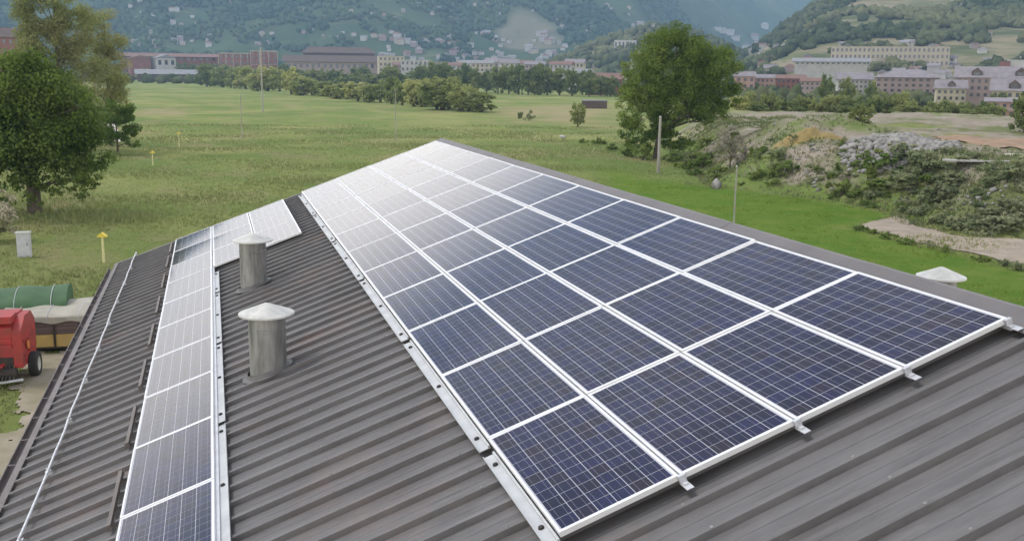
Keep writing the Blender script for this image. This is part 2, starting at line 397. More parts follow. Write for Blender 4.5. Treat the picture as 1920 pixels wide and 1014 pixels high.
# meadow, lawn and spoil ground: the zones are real changes of cover
LAWN = np.array([at(x, y)[:2] for x, y in ((1150, 318), (1200, 334), (1338, 352), (1440, 364), (1560, 378), (1690, 402), (1600, 424), (1716, 456), (1800, 474), (1930, 512), (2600, 700), (1900, 900))] + [np.array([6., 10.]), np.array([18., 50.])])
def in_poly(x, y, P):
    ins = np.zeros(x.shape, bool); n = len(P)
    for i in range(n):
        ax, ay = P[i]; bx, by = P[(i + 1) % n]
        ins ^= ((ay > y) != (by > y)) & (x < (bx - ax) * (y - ay) / (by - ay + 1e-12) + ax)
    return ins
def edge_dist(x, y, P):
    d = np.full(x.shape, 1e9); n = len(P)
    for i in range(n):
        ax, ay = P[i]; bx, by = P[(i + 1) % n]; ex, ey = bx - ax, by - ay
        t = np.clip(((x - ax) * ex + (y - ay) * ey) / (ex * ex + ey * ey), 0, 1); d = np.minimum(d, np.hypot(x - ax - t * ex, y - ay - t * ey))
    return np.where(in_poly(x, y, P), d, -d)
def a_lush(x, y): return sstep(-7, 5, edge_dist(x, y, LAWN))
DRY = np.array([at(x, y)[:2] for x, y in ((905, 200), (1165, 196), (1165, 244), (1040, 232), (920, 218))])
DRY2 = np.array([at(x, y)[:2] for x, y in ((258, 203), (345, 207), (352, 215), (258, 217))])
def a_dry(x, y): return np.clip(sstep(-6, 12, edge_dist(x, y, DRY)) + sstep(-3, 3, edge_dist(x, y, DRY2)), 0, 1)
def a_dirt(x, y):
    s = bank_dist(x, y); k = sstep(5, 11, s)
    return np.clip(.40 * sstep(.5, 4, s) + .22 * sstep(.55, .35, vnoise(x / 7, y / 7, 91)) * sstep(.5, 3, s) + .5 * k * sstep(.62, .4, fbm(x / 14, y / 14, 97)), 0, 1)
m, nt, b = mat_base('meadow and spoil ground'); M['ground'] = m
def attr(nt, n): a = nt.nodes.new('ShaderNodeAttribute'); a.attribute_name = n; return a.outputs['Fac']
c = mixc(nt, ramp(nt, noise(nt, .05, 5, .6, sc=(1, .55, 1)), .40, .62), (.165, .22, .06), (.28, .285, .105))
c = mixc(nt, ramp(nt, noise(nt, .03, 5, .7), .46, .60), c, (.13, .195, .048))
c = mixc(nt, math_(nt, 'MULTIPLY', ramp(nt, noise(nt, .11, 5, .7, sc=(1, .4, 1)), .50, .68), .75), c, (.285, .225, .13))
c = mixc(nt, math_(nt, 'MULTIPLY', ramp(nt, noise(nt, 1.4, 4, .7), .45, .75), .45), c, (.11, .15, .03))
lw = mixc(nt, ramp(nt, noise(nt, .28, 5, .65), .35, .68), (.085, .17, .018), (.15, .21, .035))
lw = mixc(nt, math_(nt, 'MULTIPLY', ramp(nt, noise(nt, 1.6, 4, .7), .5, .75), .5), lw, (.06, .12, .012)); lw = mixc(nt, math_(nt, 'MULTIPLY', ramp(nt, noise(nt, .45, 5, .7), .6, .78), .6), lw, (.22, .20, .10))
lush = ramp(nt, math_(nt, 'ADD', attr(nt, 'lush'), math_(nt, 'MULTIPLY', math_(nt, 'SUBTRACT', noise(nt, .3, 4), .5), .9)), .3, .75)
c = mixc(nt, lush, c, lw)
dry = math_(nt, 'MULTIPLY', attr(nt, 'dry'), ramp(nt, noise(nt, .08, 4), .25, .6))
c = mixc(nt, dry, c, (.30, .255, .14))
dt = mixc(nt, ramp(nt, noise(nt, .35, 6, .7), .35, .68), (.34, .30, .245), (.24, .205, .155))
dt = mixc(nt, ramp(nt, noise(nt, .1, 4, .65), .47, .62), dt, (.15, .17, .07))
dirt = ramp(nt, math_(nt, 'ADD', attr(nt, 'dirt'), math_(nt, 'MULTIPLY', math_(nt, 'SUBTRACT', noise(nt, .28, 5, .7), .5), 1.3)), .3, .55)
c = mixc(nt, dirt, c, dt)
nt.links.new(c, b.inputs['Base Color']); b.inputs['Roughness'].default_value = 1; b.inputs['Specular IOR Level'].default_value = .1
bump(nt, b, noise(nt, 2.2, 6, .75), .9, .35)
X = lines([(-2600, -300, 120), (-300, -60, 12), (-60, 150, 1.25), (150, 300, 5), (300, 900, 40), (900, 3800, 160)])
Y = lines([(-60, 20, 4), (20, 165, 1.1), (165, 300, 3), (300, 900, 20), (900, 6100, 160)])
link('ground', grid_mesh('ground', X, Y, h_ground, M['ground'], {'lush': a_lush, 'dry': a_dry, 'dirt': a_dirt}))['kind'] = 'structure'

m, nt, b = mat_base('mountain slope'); M['mountain'] = m
c = mixc(nt, ramp(nt, noise(nt, .006, 6, .65), .38, .62), (.032, .062, .032), (.062, .092, .042))
c = mixc(nt, ramp(nt, noise(nt, .012, 5, .7, sc=(.7, 1.6, 3)), .57, .68), c, (.12, .135, .065))
c = mixc(nt, math_(nt, 'MULTIPLY', attr(nt, 'bare'), ramp(nt, noise(nt, .015, 5), .25, .5)), c, (.15, .145, .10))
nt.links.new(c, b.inputs['Base Color']); b.inputs['Roughness'].default_value = 1; b.inputs['Specular IOR Level'].default_value = .05
BARE_AZ, BARE_D = 17.4, 2120
def a_bare(x, y):
    D, az = polar(x, y); return sstep(1.25, .75, np.hypot((az - BARE_AZ) / 1.9, (D - BARE_D) / 120) + .5 * (fbm(x / 60, y / 60, 71) - .5))
link('mountain', grid_mesh('mountain', np.linspace(-32, 44, 230), lines([(1430, 2700, 18), (2700, 4600, 45)]), h_mountain, M['mountain'], {'bare': a_bare}, True))['kind'] = 'structure'
link('far_mountain', grid_mesh('far_mountain', np.linspace(-32, 62, 150), lines([(4150, 6000, 60)]), h_far, M['mountain'], {}, True))['kind'] = 'structure'
m, nt, b = mat_base('hill slope'); M['hill'] = m
c = mixc(nt, ramp(nt, noise(nt, .012, 6, .65), .38, .6), (.07, .09, .038), (.135, .145, .065))
c = mixc(nt, ramp(nt, noise(nt, .022, 5, .65, sc=(.6, .6, 5)), .44, .58), c, (.225, .195, .125))
nt.links.new(c, b.inputs['Base Color']); b.inputs['Roughness'].default_value = 1; b.inputs['Specular IOR Level'].default_value = .05
link('wooded_spur', grid_mesh('wooded_spur', np.linspace(9, 41, 90), lines([(1000, 1950, 14)]), h_spur, M['hill'], {}, True))['kind'] = 'structure'
link('hill', grid_mesh('hill', np.linspace(22, 60, 150), lines([(740, 1700, 11)]), h_hill, M['hill'], {}, True))['kind'] = 'structure'

def drape(name, left, right, mat, lift=.06, nu=24, nv=8, rag=.0):
    """a strip of ground between two plan polylines, lying on the terrain"""
    def res(P, n):
        P = np.array(P); d = np.r_[0, np.cumsum(np.linalg.norm(np.diff(P, axis=0), axis=1))]; t = np.linspace(0, d[-1], n)
        return np.stack([np.interp(t, d, P[:, k]) for k in (0, 1)], -1)
    A, B = res(left, nu), res(right, nu); w = np.linspace(0, 1, nv)[None, :, None]
    P = A[:, None] * (1 - w) + B[:, None] * w
    if rag: 
        jit = rag * (vnoise(P[..., 0] / 1.3, P[..., 1] / 1.3, 77) - .5)[..., None] * 2
        dirn = (B - A)[:, None] / (np.linalg.norm(B - A, axis=1)[:, None, None] + 1e-9); P = P + dirn * jit * (np.abs(w - .5) * 2)
    z = h_ground(P[..., 0], P[..., 1]) + lift
    V = np.concatenate([P, z[..., None]], -1).reshape(-1, 3); i = np.arange(nu * nv).reshape(nu, nv)
    F = np.stack([i[:-1, :-1], i[:-1, 1:], i[1:, 1:], i[1:, :-1]], -1).reshape(-1, 4)
    # keep the top side up
    a, b_, c_ = V[F[0, 0]], V[F[0, 1]], V[F[0, 2]]
    if np.cross(b_ - a, c_ - a)[2] < 0: F = F[:, ::-1]
    o = link(name, np_mesh(name, V, F, mat, True)); o['kind'] = 'structure'; return o
g2 = lambda L: [at(x, y)[:2] for x, y in L]
drape('dirt_track', g2([(1600, 426), (1665, 438), (1720, 452), (1800, 472), (1860, 484), (1935, 500), (2100, 530)]), g2([(1640, 412), (1690, 402), (1718, 424), (1800, 441), (1860, 445), (1935, 449), (2100, 455)]), M['track'], .07, 60, 12, .9)
YARD_L = g2([(-220, 1250), (-90, 930), (-25, 840), (22, 782), (48, 738), (58, 700), (56, 664)])
YARD = np.array(list(YARD_L) + [np.array([-5., 37.4]), np.array([-5., 8.])])
def patch(name, poly, mat, cell, rag, lift=.05):
    """a ragged edged sheet of another ground cover lying on the terrain"""
    poly = np.array(poly); lo, hi = poly.min(0), poly.max(0)
    xs = np.arange(lo[0], hi[0] + cell, cell); ys = np.arange(lo[1], hi[1] + cell, cell); gx, gy = np.meshgrid(xs, ys)
    cx, cy = gx[:-1, :-1] + cell / 2, gy[:-1, :-1] + cell / 2
    keep = edge_dist(cx, cy, poly) + rag * (fbm(cx / 1.1, cy / 1.1, 19, 5) - .5) * 2 > 0
    i = np.arange(gx.size).reshape(gx.shape); F = np.stack([i[:-1, :-1], i[:-1, 1:], i[1:, 1:], i[1:, :-1]], -1)[keep]
    used = np.unique(F); mp_ = np.zeros(gx.size, int); mp_[used] = np.arange(len(used))
    V = np.stack([gx, gy, h_ground(gx, gy) + lift], -1).reshape(-1, 3)[used]
    o = link(name, np_mesh(name, V, mp_[F], mat, True)); o['kind'] = 'structure'; return o
patch('gravel_yard', YARD, M['gravel'], .11, 1.0)
patch('rust_brown_ground', [at(x, y, 4.0)[:2] for x, y in ((1742, 256), (1830, 259), (1935, 264), (2100, 272), (2100, 292), (1935, 279), (1850, 275), (1770, 268))], M['rusty'], .35, 1.2, .07)
drape('gravel_path', g2([(186, 266), (190, 240), (188, 222), (180, 205), (150, 190)]), g2([(226, 266), (222, 246), (212, 232), (200, 214), (178, 196)]), M['path'], .08, 30, 6, .3)

# ------------------------------------------------------------------ haze
hz = bpy.data.materials.new('haze air'); hz.use_nodes = True; n_ = hz.node_tree; n_.nodes.clear()
ho = n_.nodes.new('ShaderNodeOutputMaterial'); pv = n_.nodes.new('ShaderNodeVolumePrincipled')
pv.inputs['Color'].default_value = (.46, .68, 1.0, 1); pv.inputs['Density'].default_value = 1.4e-4; pv.inputs['Anisotropy'].default_value = .2
n_.links.new(pv.outputs[0], ho.inputs['Volume'])
tag(MB().box(-3400, 5600, -150, 6300, -4, 760).build('haze', hz), 'thin blue haze filling the valley air', 'haze', kind='stuff')

# ------------------------------------------------------------------ barn
TH = R(19.87); CT, ST = math.cos(TH), math.sin(TH); Z0 = 7.75     # panel-top plane passes through (0,0,Z0)
ROOF_M = Matrix(((CT, 0, -ST, 0), (0, 1, 0, 0), (ST, 0, CT, Z0), (0, 0, 0, 1)))   # local x = up the slope, y = along the ridge, z = off the roof
HR = -.145                          # roof sheet below the panel-top plane
V_EAVE, V_RIDGE, U_NEAR, U_FAR = -5.30, 4.29, -9.24, 22.12
def rp(v, u, h=0.0): return ROOF_M @ Vector((v, u, h))
barn = empty('barn', (0, 7, 0)); tag(barn, 'long barn with grey brown ribbed metal roof carrying the solar panels', 'barn')
BI = Matrix.Translation((0, -7, 0))
def bpart(mb, name, mat, parent=None, M_=None, smooth=False):
    me = mb.mesh(name, mat, smooth); me.transform(BI @ (M_ or Matrix())); return link(name, me, parent or barn)
ridge_p = rp(V_RIDGE, 0, HR); eave_p = rp(V_EAVE, 0, HR)
xr, zr = ridge_p.x, ridge_p.z; xe, ze = eave_p.x, eave_p.z
PB = R(26); xe2 = xr + 9.2 * math.cos(PB); ze2 = zr - 9.2 * math.sin(PB)
roof = bpart(MB().box(V_EAVE + .04, V_RIDGE - .02, U_NEAR, U_FAR, HR - .14, HR - .012), 'roof', M['barn_wall'], None, ROOF_M)
# one rolled sheet per rib: pan plus trapezoid rib on its far edge
PITCH = .392; RIBH = .052
def sheet_mesh(L):
    p = [(0, 0), (.14, 0), (.147, .005), (.163, .005), (.17, 0), (PITCH - .100, 0), (PITCH - .088, RIBH), (PITCH - .036, RIBH), (PITCH - .003, 0)]
    top = p; botm = [(y, z - .010) for y, z in reversed(p)]
    mb = MB(); prof = top + botm
    n = len(prof); vs = [(0, y, z) for y, z in prof] + [(L, y, z) for y, z in prof]
    fs = [(i, n + i, n + (i + 1) % n, (i + 1) % n) for i in range(n)]
    mb.add(vs, fs); k = len(top)
    mb.add([(x, y, z) for x in (0, L) for y, z in prof], [(j, j + 1, n - 2 - j, n - 1 - j) for j in range(k - 1)] + [(n + n - 1 - j, n + n - 2 - j, n + j + 1, n + j) for j in range(k - 1)])
    return mb.mesh('roof_sheet', M['roof_sheet'])
sm = sheet_mesh(V_RIDGE - V_EAVE - .03)
nsh = int(round((U_FAR - U_NEAR) / PITCH))
for i in range(nsh):
    o = link('roof_sheet', sm, roof); o.matrix_local = BI @ ROOF_M @ Matrix.Translation((V_EAVE, U_NEAR + i * PITCH + .06, HR))
RM2 = Matrix(((-math.cos(PB), 0, math.sin(PB), xe2), (0, -1, 0, U_FAR), (math.sin(PB), 0, math.cos(PB), ze2), (0, 0, 0, 1)))
sm2 = sheet_mesh(9.17)
roof2 = bpart(MB().box(.04, 9.16, 0, U_FAR - U_NEAR, -.14, -.012), 'roof', M['barn_wall'], None, RM2); roof2['label'] = 'slope of the roof facing away'
for i in range(nsh):
    o = link('roof_sheet', sm2, roof2); o.matrix_local = BI @ RM2 @ Matrix.Translation((0, i * PITCH - .06, 0))
sv = MB(); gs = random.Random(4)
for i in range(nsh):
    for v in np.arange(V_EAVE + .35, V_RIDGE - .2, 1.17):
        if gs.random() < .45: continue
        u = U_NEAR + i * PITCH + .06 + PITCH - .062 + gs.uniform(-.004, .004); v_ = v + gs.uniform(-.02, .02)
        sv.lathe([(.013, HR + RIBH), (.013, HR + RIBH + .003), (.007, HR + RIBH + .004), (.006, HR + RIBH + .009), (.0005, HR + RIBH + .009)], 6, (v_, u, 0))
bpart(sv, 'roof_screw', M['galv'], roof, ROOF_M)['kind'] = 'stuff'
# ridge cap, gable verges, eave gutter
rc = MB()
prof = [(xr - .30 * CT, zr - .30 * ST + .070), (xr - .03, zr + .078), (xr + .03, zr + .078), (xr + .30, zr - .30 * math.tan(PB) + .070), (xr + .30, zr - .30 * math.tan(PB) + .058), (xr, zr + .062), (xr - .30 * CT, zr - .30 * ST + .058)]
for k in range(11): rc.extrude([(x, z + (.004 if k % 2 else 0)) for x, z in prof], 'y', U_NEAR + k * 2.86, U_NEAR + k * 2.86 + 2.88)
bpart(rc, 'ridge_cap', M['ridge'])
for u in (U_FAR + .045, U_NEAR - .05):
    vb = MB().box(V_EAVE - .02, V_RIDGE - .05, u - .05, u + .06, HR - .16, HR + .055)
    bpart(vb, 'verge_trim', M['ridge'], None, ROOF_M)
    vb = MB().box(-.02, 9.1, U_FAR - u - .06, U_FAR - u + .05, -.16, .055); bpart(vb, 'verge_trim', M['ridge'], None, RM2)
gt = MB(); gx, gz = xe - .085, ze - .05
arc = [(gx + .085 * math.cos(a), gz + .085 * math.sin(a)) for a in np.linspace(math.pi, 2 * math.pi, 9)]
inn = [(gx + .076 * math.cos(a), gz + .076 * math.sin(a)) for a in np.linspace(2 * math.pi, math.pi, 9)]
gt.extrude(arc + inn, 'y', U_NEAR, U_FAR + .05)
gt.tube([(gx - .088, U_NEAR, gz + .006), (gx - .088, U_FAR + .05, gz + .006)], .013, 6)
gut = bpart(gt, 'gutter', M['gutter'])
hk = MB().box(-.012, .012, 0, .03, 0, .012)
hk = MB().box(gx - .09, xe + .02, -.015, .015, gz + .012, gz + .022); hkm = hk.mesh('gutter_bracket', M['gutter'])
for k in range(32): link('gutter_bracket', hkm, gut, (0, U_NEAR + .3 + k * .98 - 7, 0))
bpart(MB().box(V_EAVE - .005, V_EAVE + .10, U_NEAR, U_FAR, HR + .044, HR + .054), 'eave_trim', M['gutter'], None, ROOF_M)
wl = MB()
x0, x1 = xe + .55, xe2 - .45
zl = lambda x: (ze + (x - xe) * math.tan(TH) if x < xr else zr - (x - xr) * math.tan(PB)) - .19
for (ya, yb) in ((U_NEAR + .35, U_NEAR + .65), (U_FAR - .65, U_FAR - .35)):
    wl.extrude([(x0, -.1), (x1, -.1), (x1, zl(x1)), (xr, zl(xr)), (x0, zl(x0))], 'y', ya, yb)
wl.box(x0, x0 + .3, U_NEAR + .65, U_FAR - .65, -.1, zl(x0)); wl.box(x1 - .3, x1, U_NEAR + .65, U_FAR - .65, -.1, zl(x1))
bpart(wl, 'wall', M['barn_wall'])

# ------------------------------------------------------------------ solar panels
PL, PW, UP, VP_ = 1.972, .990, 1.98, 1.01      # panel length (along the ridge) and width, and their spacing
fr = MB(); fw = .021; fs_ = .033
for a in ((0, fw, 0, PL), (PW - fw, PW, 0, PL)): fr.box(a[0], a[1], a[2], a[3], -.042, 0)
fr.box(fw, PW - fw, 0, fs_, -.042, -.0005); fr.box(fw, PW - fw, PL - fs_, PL, -.042, -.0005)
fr.box(.004, PW - .004, .004, PL - .004, -.0405, -.036)
frame_me = fr.mesh('frame', M['alu'])
lam_me = MB().box(fw, PW - fw, fs_, PL - fs_, -.012, -.005).mesh('laminate', M['laminate'])
CV, CU = .1545, .1585; ov, ou = (PW - 6 * CV) / 2, (PL - 12 * CU) / 2; ch = .0755
def cellmesh(offs, name):
    vs = []; fs = []; uvs = []
    for (cx, cy) in offs:
        b_ = len(vs); s1, s2 = CV / 2 - .0030, CU / 2 - .0028
        vs += [(cx - s1, cy - s2, 0), (cx + s1, cy - s2, 0), (cx + s1, cy + s2, 0), (cx - s1, cy + s2, 0)]; fs.append((b_, b_ + 1, b_ + 2, b_ + 3)); uvs += [(0, 0), (1, 0), (1, 1), (0, 1)]
    me = bpy.data.meshes.new(name); me.from_pydata(vs, [], fs); ul = me.uv_layers.new(name='UVMap')
    ul.data.foreach_set('uv', [t for q in uvs for t in q]); me.materials.append(M['cell']); me.update(); return me
cell1 = cellmesh([(0, 0)], 'solar_cell')
CELLS = [(ov + (i + .5) * CV, ou + (j + .5) * CU) for i in range(6) for j in range(12)]
cellall = cellmesh(CELLS, 'cell_field')
ORD = ['nearest', 'second', 'third', 'fourth', 'fifth', 'sixth', 'seventh', 'eighth', 'ninth', 'tenth', 'eleventh']
def panel(v, u, label, single, group):
    t = link('solar_panel', None)
    jit = Matrix.Rotation(R(random.uniform(-.22, .22)), 4, 'X') @ Matrix.Rotation(R(random.uniform(-.25, .25)), 4, 'Y')
    t.matrix_world = ROOF_M @ Matrix.Translation((v, u, random.uniform(-.0015, .0015))) @ jit; t.empty_display_size = .2
    tag(t, label, 'solar panel', group)
    link('frame', frame_me, t); lam = link('laminate', lam_me, t)
    if single:
        for c_ in CELLS: link('solar_cell', cell1, lam, (c_[0], c_[1], -.0042))
    else:
        link('cell_field', cellall, lam, (0, 0, -.0042))
def rowname(n, tot): return 'farthest' if n == tot - 1 else ORD[n]
COLN = ['lowest column', 'second column from the bottom', 'third column from the bottom', 'topmost column beside the ridge']
for n in range(11):
    for c_ in range(4):
        panel(c_ * VP_ + .010, n * UP + .004, f'blue solar panel in the {rowname(n, 11)} row of the big array, {COLN[c_]}', n < 4, 'solar panels of the big array')
SV = -3.555
for n in range(1, 11):
    panel(SV, n * UP - .096, f'blue solar panel in the single strip above the eave, {rowname(n - 1, 10)} from the front', n < 4, 'solar panels of the eave strip')
for n in range(8, 11):
    for k in range(2):
        panel(SV + 1.01 * (k + 1) + .012, n * UP - .096, f'grey glinting solar panel behind the chimneys, {["front", "middle", "far"][n - 8]} row, {["beside the strip", "towards the big array"][k]}', False, 'solar panels behind the chimneys')

def rail(v, u0, u1, label, group='mounting rails under the panels'):
    o = MB().box(-.02, .02, 0, u1 - u0, -.036, -.0).build('mounting_rail', M['alu_dark'])
    o.matrix_world = ROOF_M @ Matrix.Translation((v, u0, -.0435)); return tag(o, label, 'rail', group)
for c_, nm in ((1, 'lowest and second'), (2, 'second and third'), (3, 'third and topmost')):
    rail(c_ * VP_ + .005, -.07, 21.8, f'aluminium rail end showing between the {nm} panel columns')
rail(4 * VP_ - .035, -.06, 21.8, 'aluminium rail under the panel edge beside the ridge')
rail(SV + .04, 1.7, 21.7, 'aluminium rail under the eave side of the single strip')
rail(SV + 1.006, 1.7, 21.7, 'aluminium rail under the ridge side of the single strip')
for n_, u in ((0, 15.72), (1, 17.5), (2, 19.3), (3, 21.2)):
    pass
# end clamps on the rail ends
cm = MB().extrude([(-.135, -.060), (-.018, -.060), (-.018, -.002), (.012, -.002), (.012, .003), (-.022, .003), (-.022, -.056), (-.135, -.056)], 'x', -.03, .03)
cmm = cm.mesh('end_clamp', M['alu_dark'])
for c_, nm in ((1, 'between the lowest and second columns'), (2, 'between the second and third columns'), (3, 'between the third and topmost columns'), (3.97, 'at the ridge corner')):
    o = link('end_clamp', cmm); o.matrix_world = ROOF_M @ Matrix.Translation((c_ * VP_ + .005, 0, 0))
    tag(o, f'small aluminium end clamp on the front panel edge {nm}', 'clamp', 'end clamps on the front panel edge')
# cable trays: folded aluminium channels along the lower panel edge, broken at every second panel
def tray(v, u0, u1, side, label, group):
    L = u1 - u0; s = side
    mb = MB(); w = .115
    a, b_ = sorted((0, s * w))
    mb.box(a, b_, 0, L, -.075, -.068)                       # flange
    a, b_ = sorted((s * w, s * (w - .006))); mb.box(a, b_, 0, L, -.068, -.052)
    a, b_ = sorted((0, s * .02)); mb.box(a, b_, 0, L, -.0679, -.0443)
    o = mb.build('cable_tray', M['tray']); o.matrix_world = ROOF_M @ Matrix.Translation((v, u0, 0)); tag(o, label, 'cable tray', group)
    bm = MB().lathe([(0, .018), (.022, .016), (.026, 0), (.026, -.008)], 8).mesh('hole_plug', M['black'])
    k = max(2, int(L / 1.0))
    for i in range(k): link('hole_plug', bm, o, (s * .058, .28 + (L - .5) * i / max(1, k - 1), -.066))
    return o
tb = [-1.9, 1.83, 5.76, 9.72, 13.66, 17.6, 21.7]
place = ['nearest', 'second nearest', 'third nearest', 'fourth nearest', 'fifth nearest', 'farthest']
for i in range(6):
    tray(-.002, tb[i] + (1.9 if i == 0 else .10), tb[i + 1] - .05, -1, f'pale perforated cable tray along the lower edge of the big array, {place[i]} piece', 'cable trays of the big array')
tb = [1.75, 5.62, 9.4, 13.2, 15.35]
place = ['nearest', 'second nearest', 'third nearest', 'farthest']
for i in range(4):
    tray(SV + PW + .012, tb[i] + .08, tb[i + 1] - .05, 1, f'pale perforated cable tray along the upper edge of the eave strip, {place[i]} piece', 'cable trays of the eave strip')

# ------------------------------------------------------------------ chimneys
def chimney(v, u, hgt, rad, label, seam, M_=ROOF_M, sp=ST / CT, base=None):
    p = base or (M_ @ Vector((v, u, HR))); t = empty('chimney', p); tag(t, label, 'chimney', 'round sheet metal chimneys')
    dz = rad * sp
    pr = [(rad, -dz - .12), (rad, hgt - .20), (rad * 1.02, hgt - .195), (rad * 1.02, hgt - .165), (rad, hgt - .16), (rad, hgt), (rad - .012, hgt), (rad - .012, hgt - .3)]
    MB().lathe(pr, 40).build('pipe', M['galv'], t, smooth=True)
    MB().box(-.012, .012, -rad - .004, -rad + .01, -dz - .05, hgt - .2, 0, Matrix.Rotation(seam, 4, 'Z')).build('seam', M['galv'], t)
    MB().lathe([(rad * .93, hgt - .1), (rad * .93, hgt + .055)], 32).build('cap_throat', M['black'], t, smooth=True)
    R_ = rad * 1.5
    MB().lathe([(.002, hgt + .165), (.03, hgt + .16), (R_ * .5, hgt + .10), (R_, hgt + .03), (R_ * 1.005, hgt + .008), (R_ * .985, hgt + .008), (R_ * .5, hgt + .075), (.002, hgt + .13)], 44).build('cap', M['cap'], t, smooth=True)
    st_ = MB()
    for k in range(3): a = 2.1 * k + .4; st_.box(-.012, .012, -.003, .003, hgt - .12, hgt + .06, 0, Matrix.Translation((rad * 1.004 * math.cos(a), rad * 1.004 * math.sin(a), 0)) @ Matrix.Rotation(a + math.pi / 2, 4, 'Z'))
    st_.build('cap_strap', M['galv'], t)
    fl = MB(); s = rad * 1.32
    n = 32; Rz = Matrix.Rotation(-TH, 4, 'Y') if base is None else Matrix.Rotation(PB, 4, 'Y')
    vs = []
    for rr_, zz in ((rad + .09, .046), (rad + .03, .05), (rad + .002, .10)):
        for k in range(n):
            a = 2 * math.pi * k / n; ca, sa = math.cos(a), math.sin(a)
            vs.append(Rz @ Vector((rr_ * ca / (CT if rr_ > rad else 1), rr_ * sa, zz)))
    fl.add(vs, [(i * n + k, i * n + (k + 1) % n, (i + 1) * n + (k + 1) % n, (i + 1) * n + k) for i in range(2) for k in range(n)])
    fl.build('flashing', M['roof_sheet'], t)
    return t
chimney(-1.84, 7.08, .82, .245, 'nearer galvanised chimney pipe with pale cone cap on the roof', .4)
chimney(-1.80, 12.76, .88, .245, 'farther galvanised chimney pipe with pale cone cap in front of the small array', -.3)
c3 = far_at(1785, 15.3); zc = zr - (c3[0] - xr) * math.tan(PB); d3 = ray(1785, 523); h3 = CAM[2] + d3[2] * 15.3 / math.hypot(d3[0], d3[1]) - zc
chimney(0, 0, h3, .225, 'chimney with pale cone cap peeking over the ridge from the far slope', 0, base=Vector((c3[0], c3[1], zc)), sp=math.tan(PB))

# lightning conductor rod over the eave, with holders
rodo = empty('lightning_conductor', rp(-4.72, 7, HR + .03)); tag(rodo, 'thin pale lightning conductor running along the roof above the gutter', 'lightning rod')
inv = Matrix.Translation(-Vector(rp(-4.72, 7, HR + .03)))
rod = MB(); pts = []
for k in range(66):
    u = -6 + k * (28.55 / 65); pts.append(inv @ rp(-4.72 + .008 * math.sin(u * 1.1) + .004 * math.sin(u * 4.1), u, HR + .10 + .006 * math.sin(u * 3)))
rod.tube(pts, .017, 6); rod.build('rod', M['rod'], rodo)
for k in range(15):
    h_ = MB().box(-.035, .035, -.03, .03, .0, .052).box(-.012, .012, -.012, .012, .052, .085); o = link('holder', h_.mesh('holder', M['alu_dark']) if k == 0 else hm, rodo); hm = o.data
    o.matrix_local = inv @ ROOF_M @ Matrix.Translation((-4.72, -5.2 + k * 1.96, HR + .041))
# snow guards beside the strip
gm = MB().box(-.022, .022, 0, 1.46, .02, .065).box(-.03, .022, -.02, .0, .0, .068).box(-.03, .022, 1.46, 1.48, .0, .068)
gmm = gm.mesh('snow_guard', M['guard'])
gp = [3.94, 6.36, 8.80, 11.2, 13.6, 16.0, 18.4, 20.5]
nm = ['nearest', 'second nearest', 'third nearest', 'fourth nearest', 'fifth nearest', 'sixth nearest', 'second farthest', 'farthest']
for k, u in enumerate(gp):
    o = link('snow_guard', gmm); o.matrix_world = ROOF_M @ Matrix.Translation((-3.70, u - .02 * k, HR + .035)); tag(o, f'short brown snow guard bar beside the eave strip of panels, {nm[k]}', 'snow guard', 'snow guards beside the eave strip')

# ------------------------------------------------------------------ foliage builders
def leaves(name, blobs, n, size, mat, clumps=14, spread=.26, up=.25, seed=0):
    """leaf-sized faces in clumps through ellipsoid crowns; blobs = (cx,cy,cz,rx,ry,rz)"""
    g = np.random.default_rng(seed + 100)
    bl = np.array(blobs, float); vol = (bl[:, 3] * bl[:, 4] * bl[:, 5]) ** .8; pr_ = vol / vol.sum()
    K = clumps * len(blobs); bi = g.choice(len(bl), K, p=pr_); B = bl[bi]
    d = g.normal(size=(K, 3)); d /= np.linalg.norm(d, axis=1)[:, None]
    rad = g.uniform(.25, 1, K) ** .5
    C = B[:, :3] + d * rad[:, None] * B[:, 3:] * .86
    cr = spread * np.cbrt(B[:, 3] * B[:, 4] * B[:, 5]) * g.uniform(.6, 1.35, K)
    ci = g.choice(K, n, p=cr ** 2 / (cr ** 2).sum())
    off = g.normal(size=(n, 3)); off /= np.linalg.norm(off, axis=1)[:, None]; off *= (g.uniform(0, 1, n) ** .45)[:, None]
    off[:, 2] *= .7
    P = C[ci] + off * cr[ci][:, None]
    nrm = off + g.normal(size=(n, 3)) * .55; nrm[:, 2] += up; nrm /= np.linalg.norm(nrm, axis=1)[:, None]
    t = np.cross(nrm, g.normal(size=(n, 3))); t /= np.linalg.norm(t, axis=1)[:, None] + 1e-9; bt = np.cross(nrm, t)
    s = size * g.uniform(.55, 1.3, n)[:, None]
    V = np.stack([P - t * s * .5, P + bt * s * .34, P + t * s * .5 + nrm * s * .08, P - bt * s * .34], 1).reshape(-1, 3)
    F = np.arange(4 * n).reshape(n, 4)
    return np_mesh(name, V, F, mat), C, cr
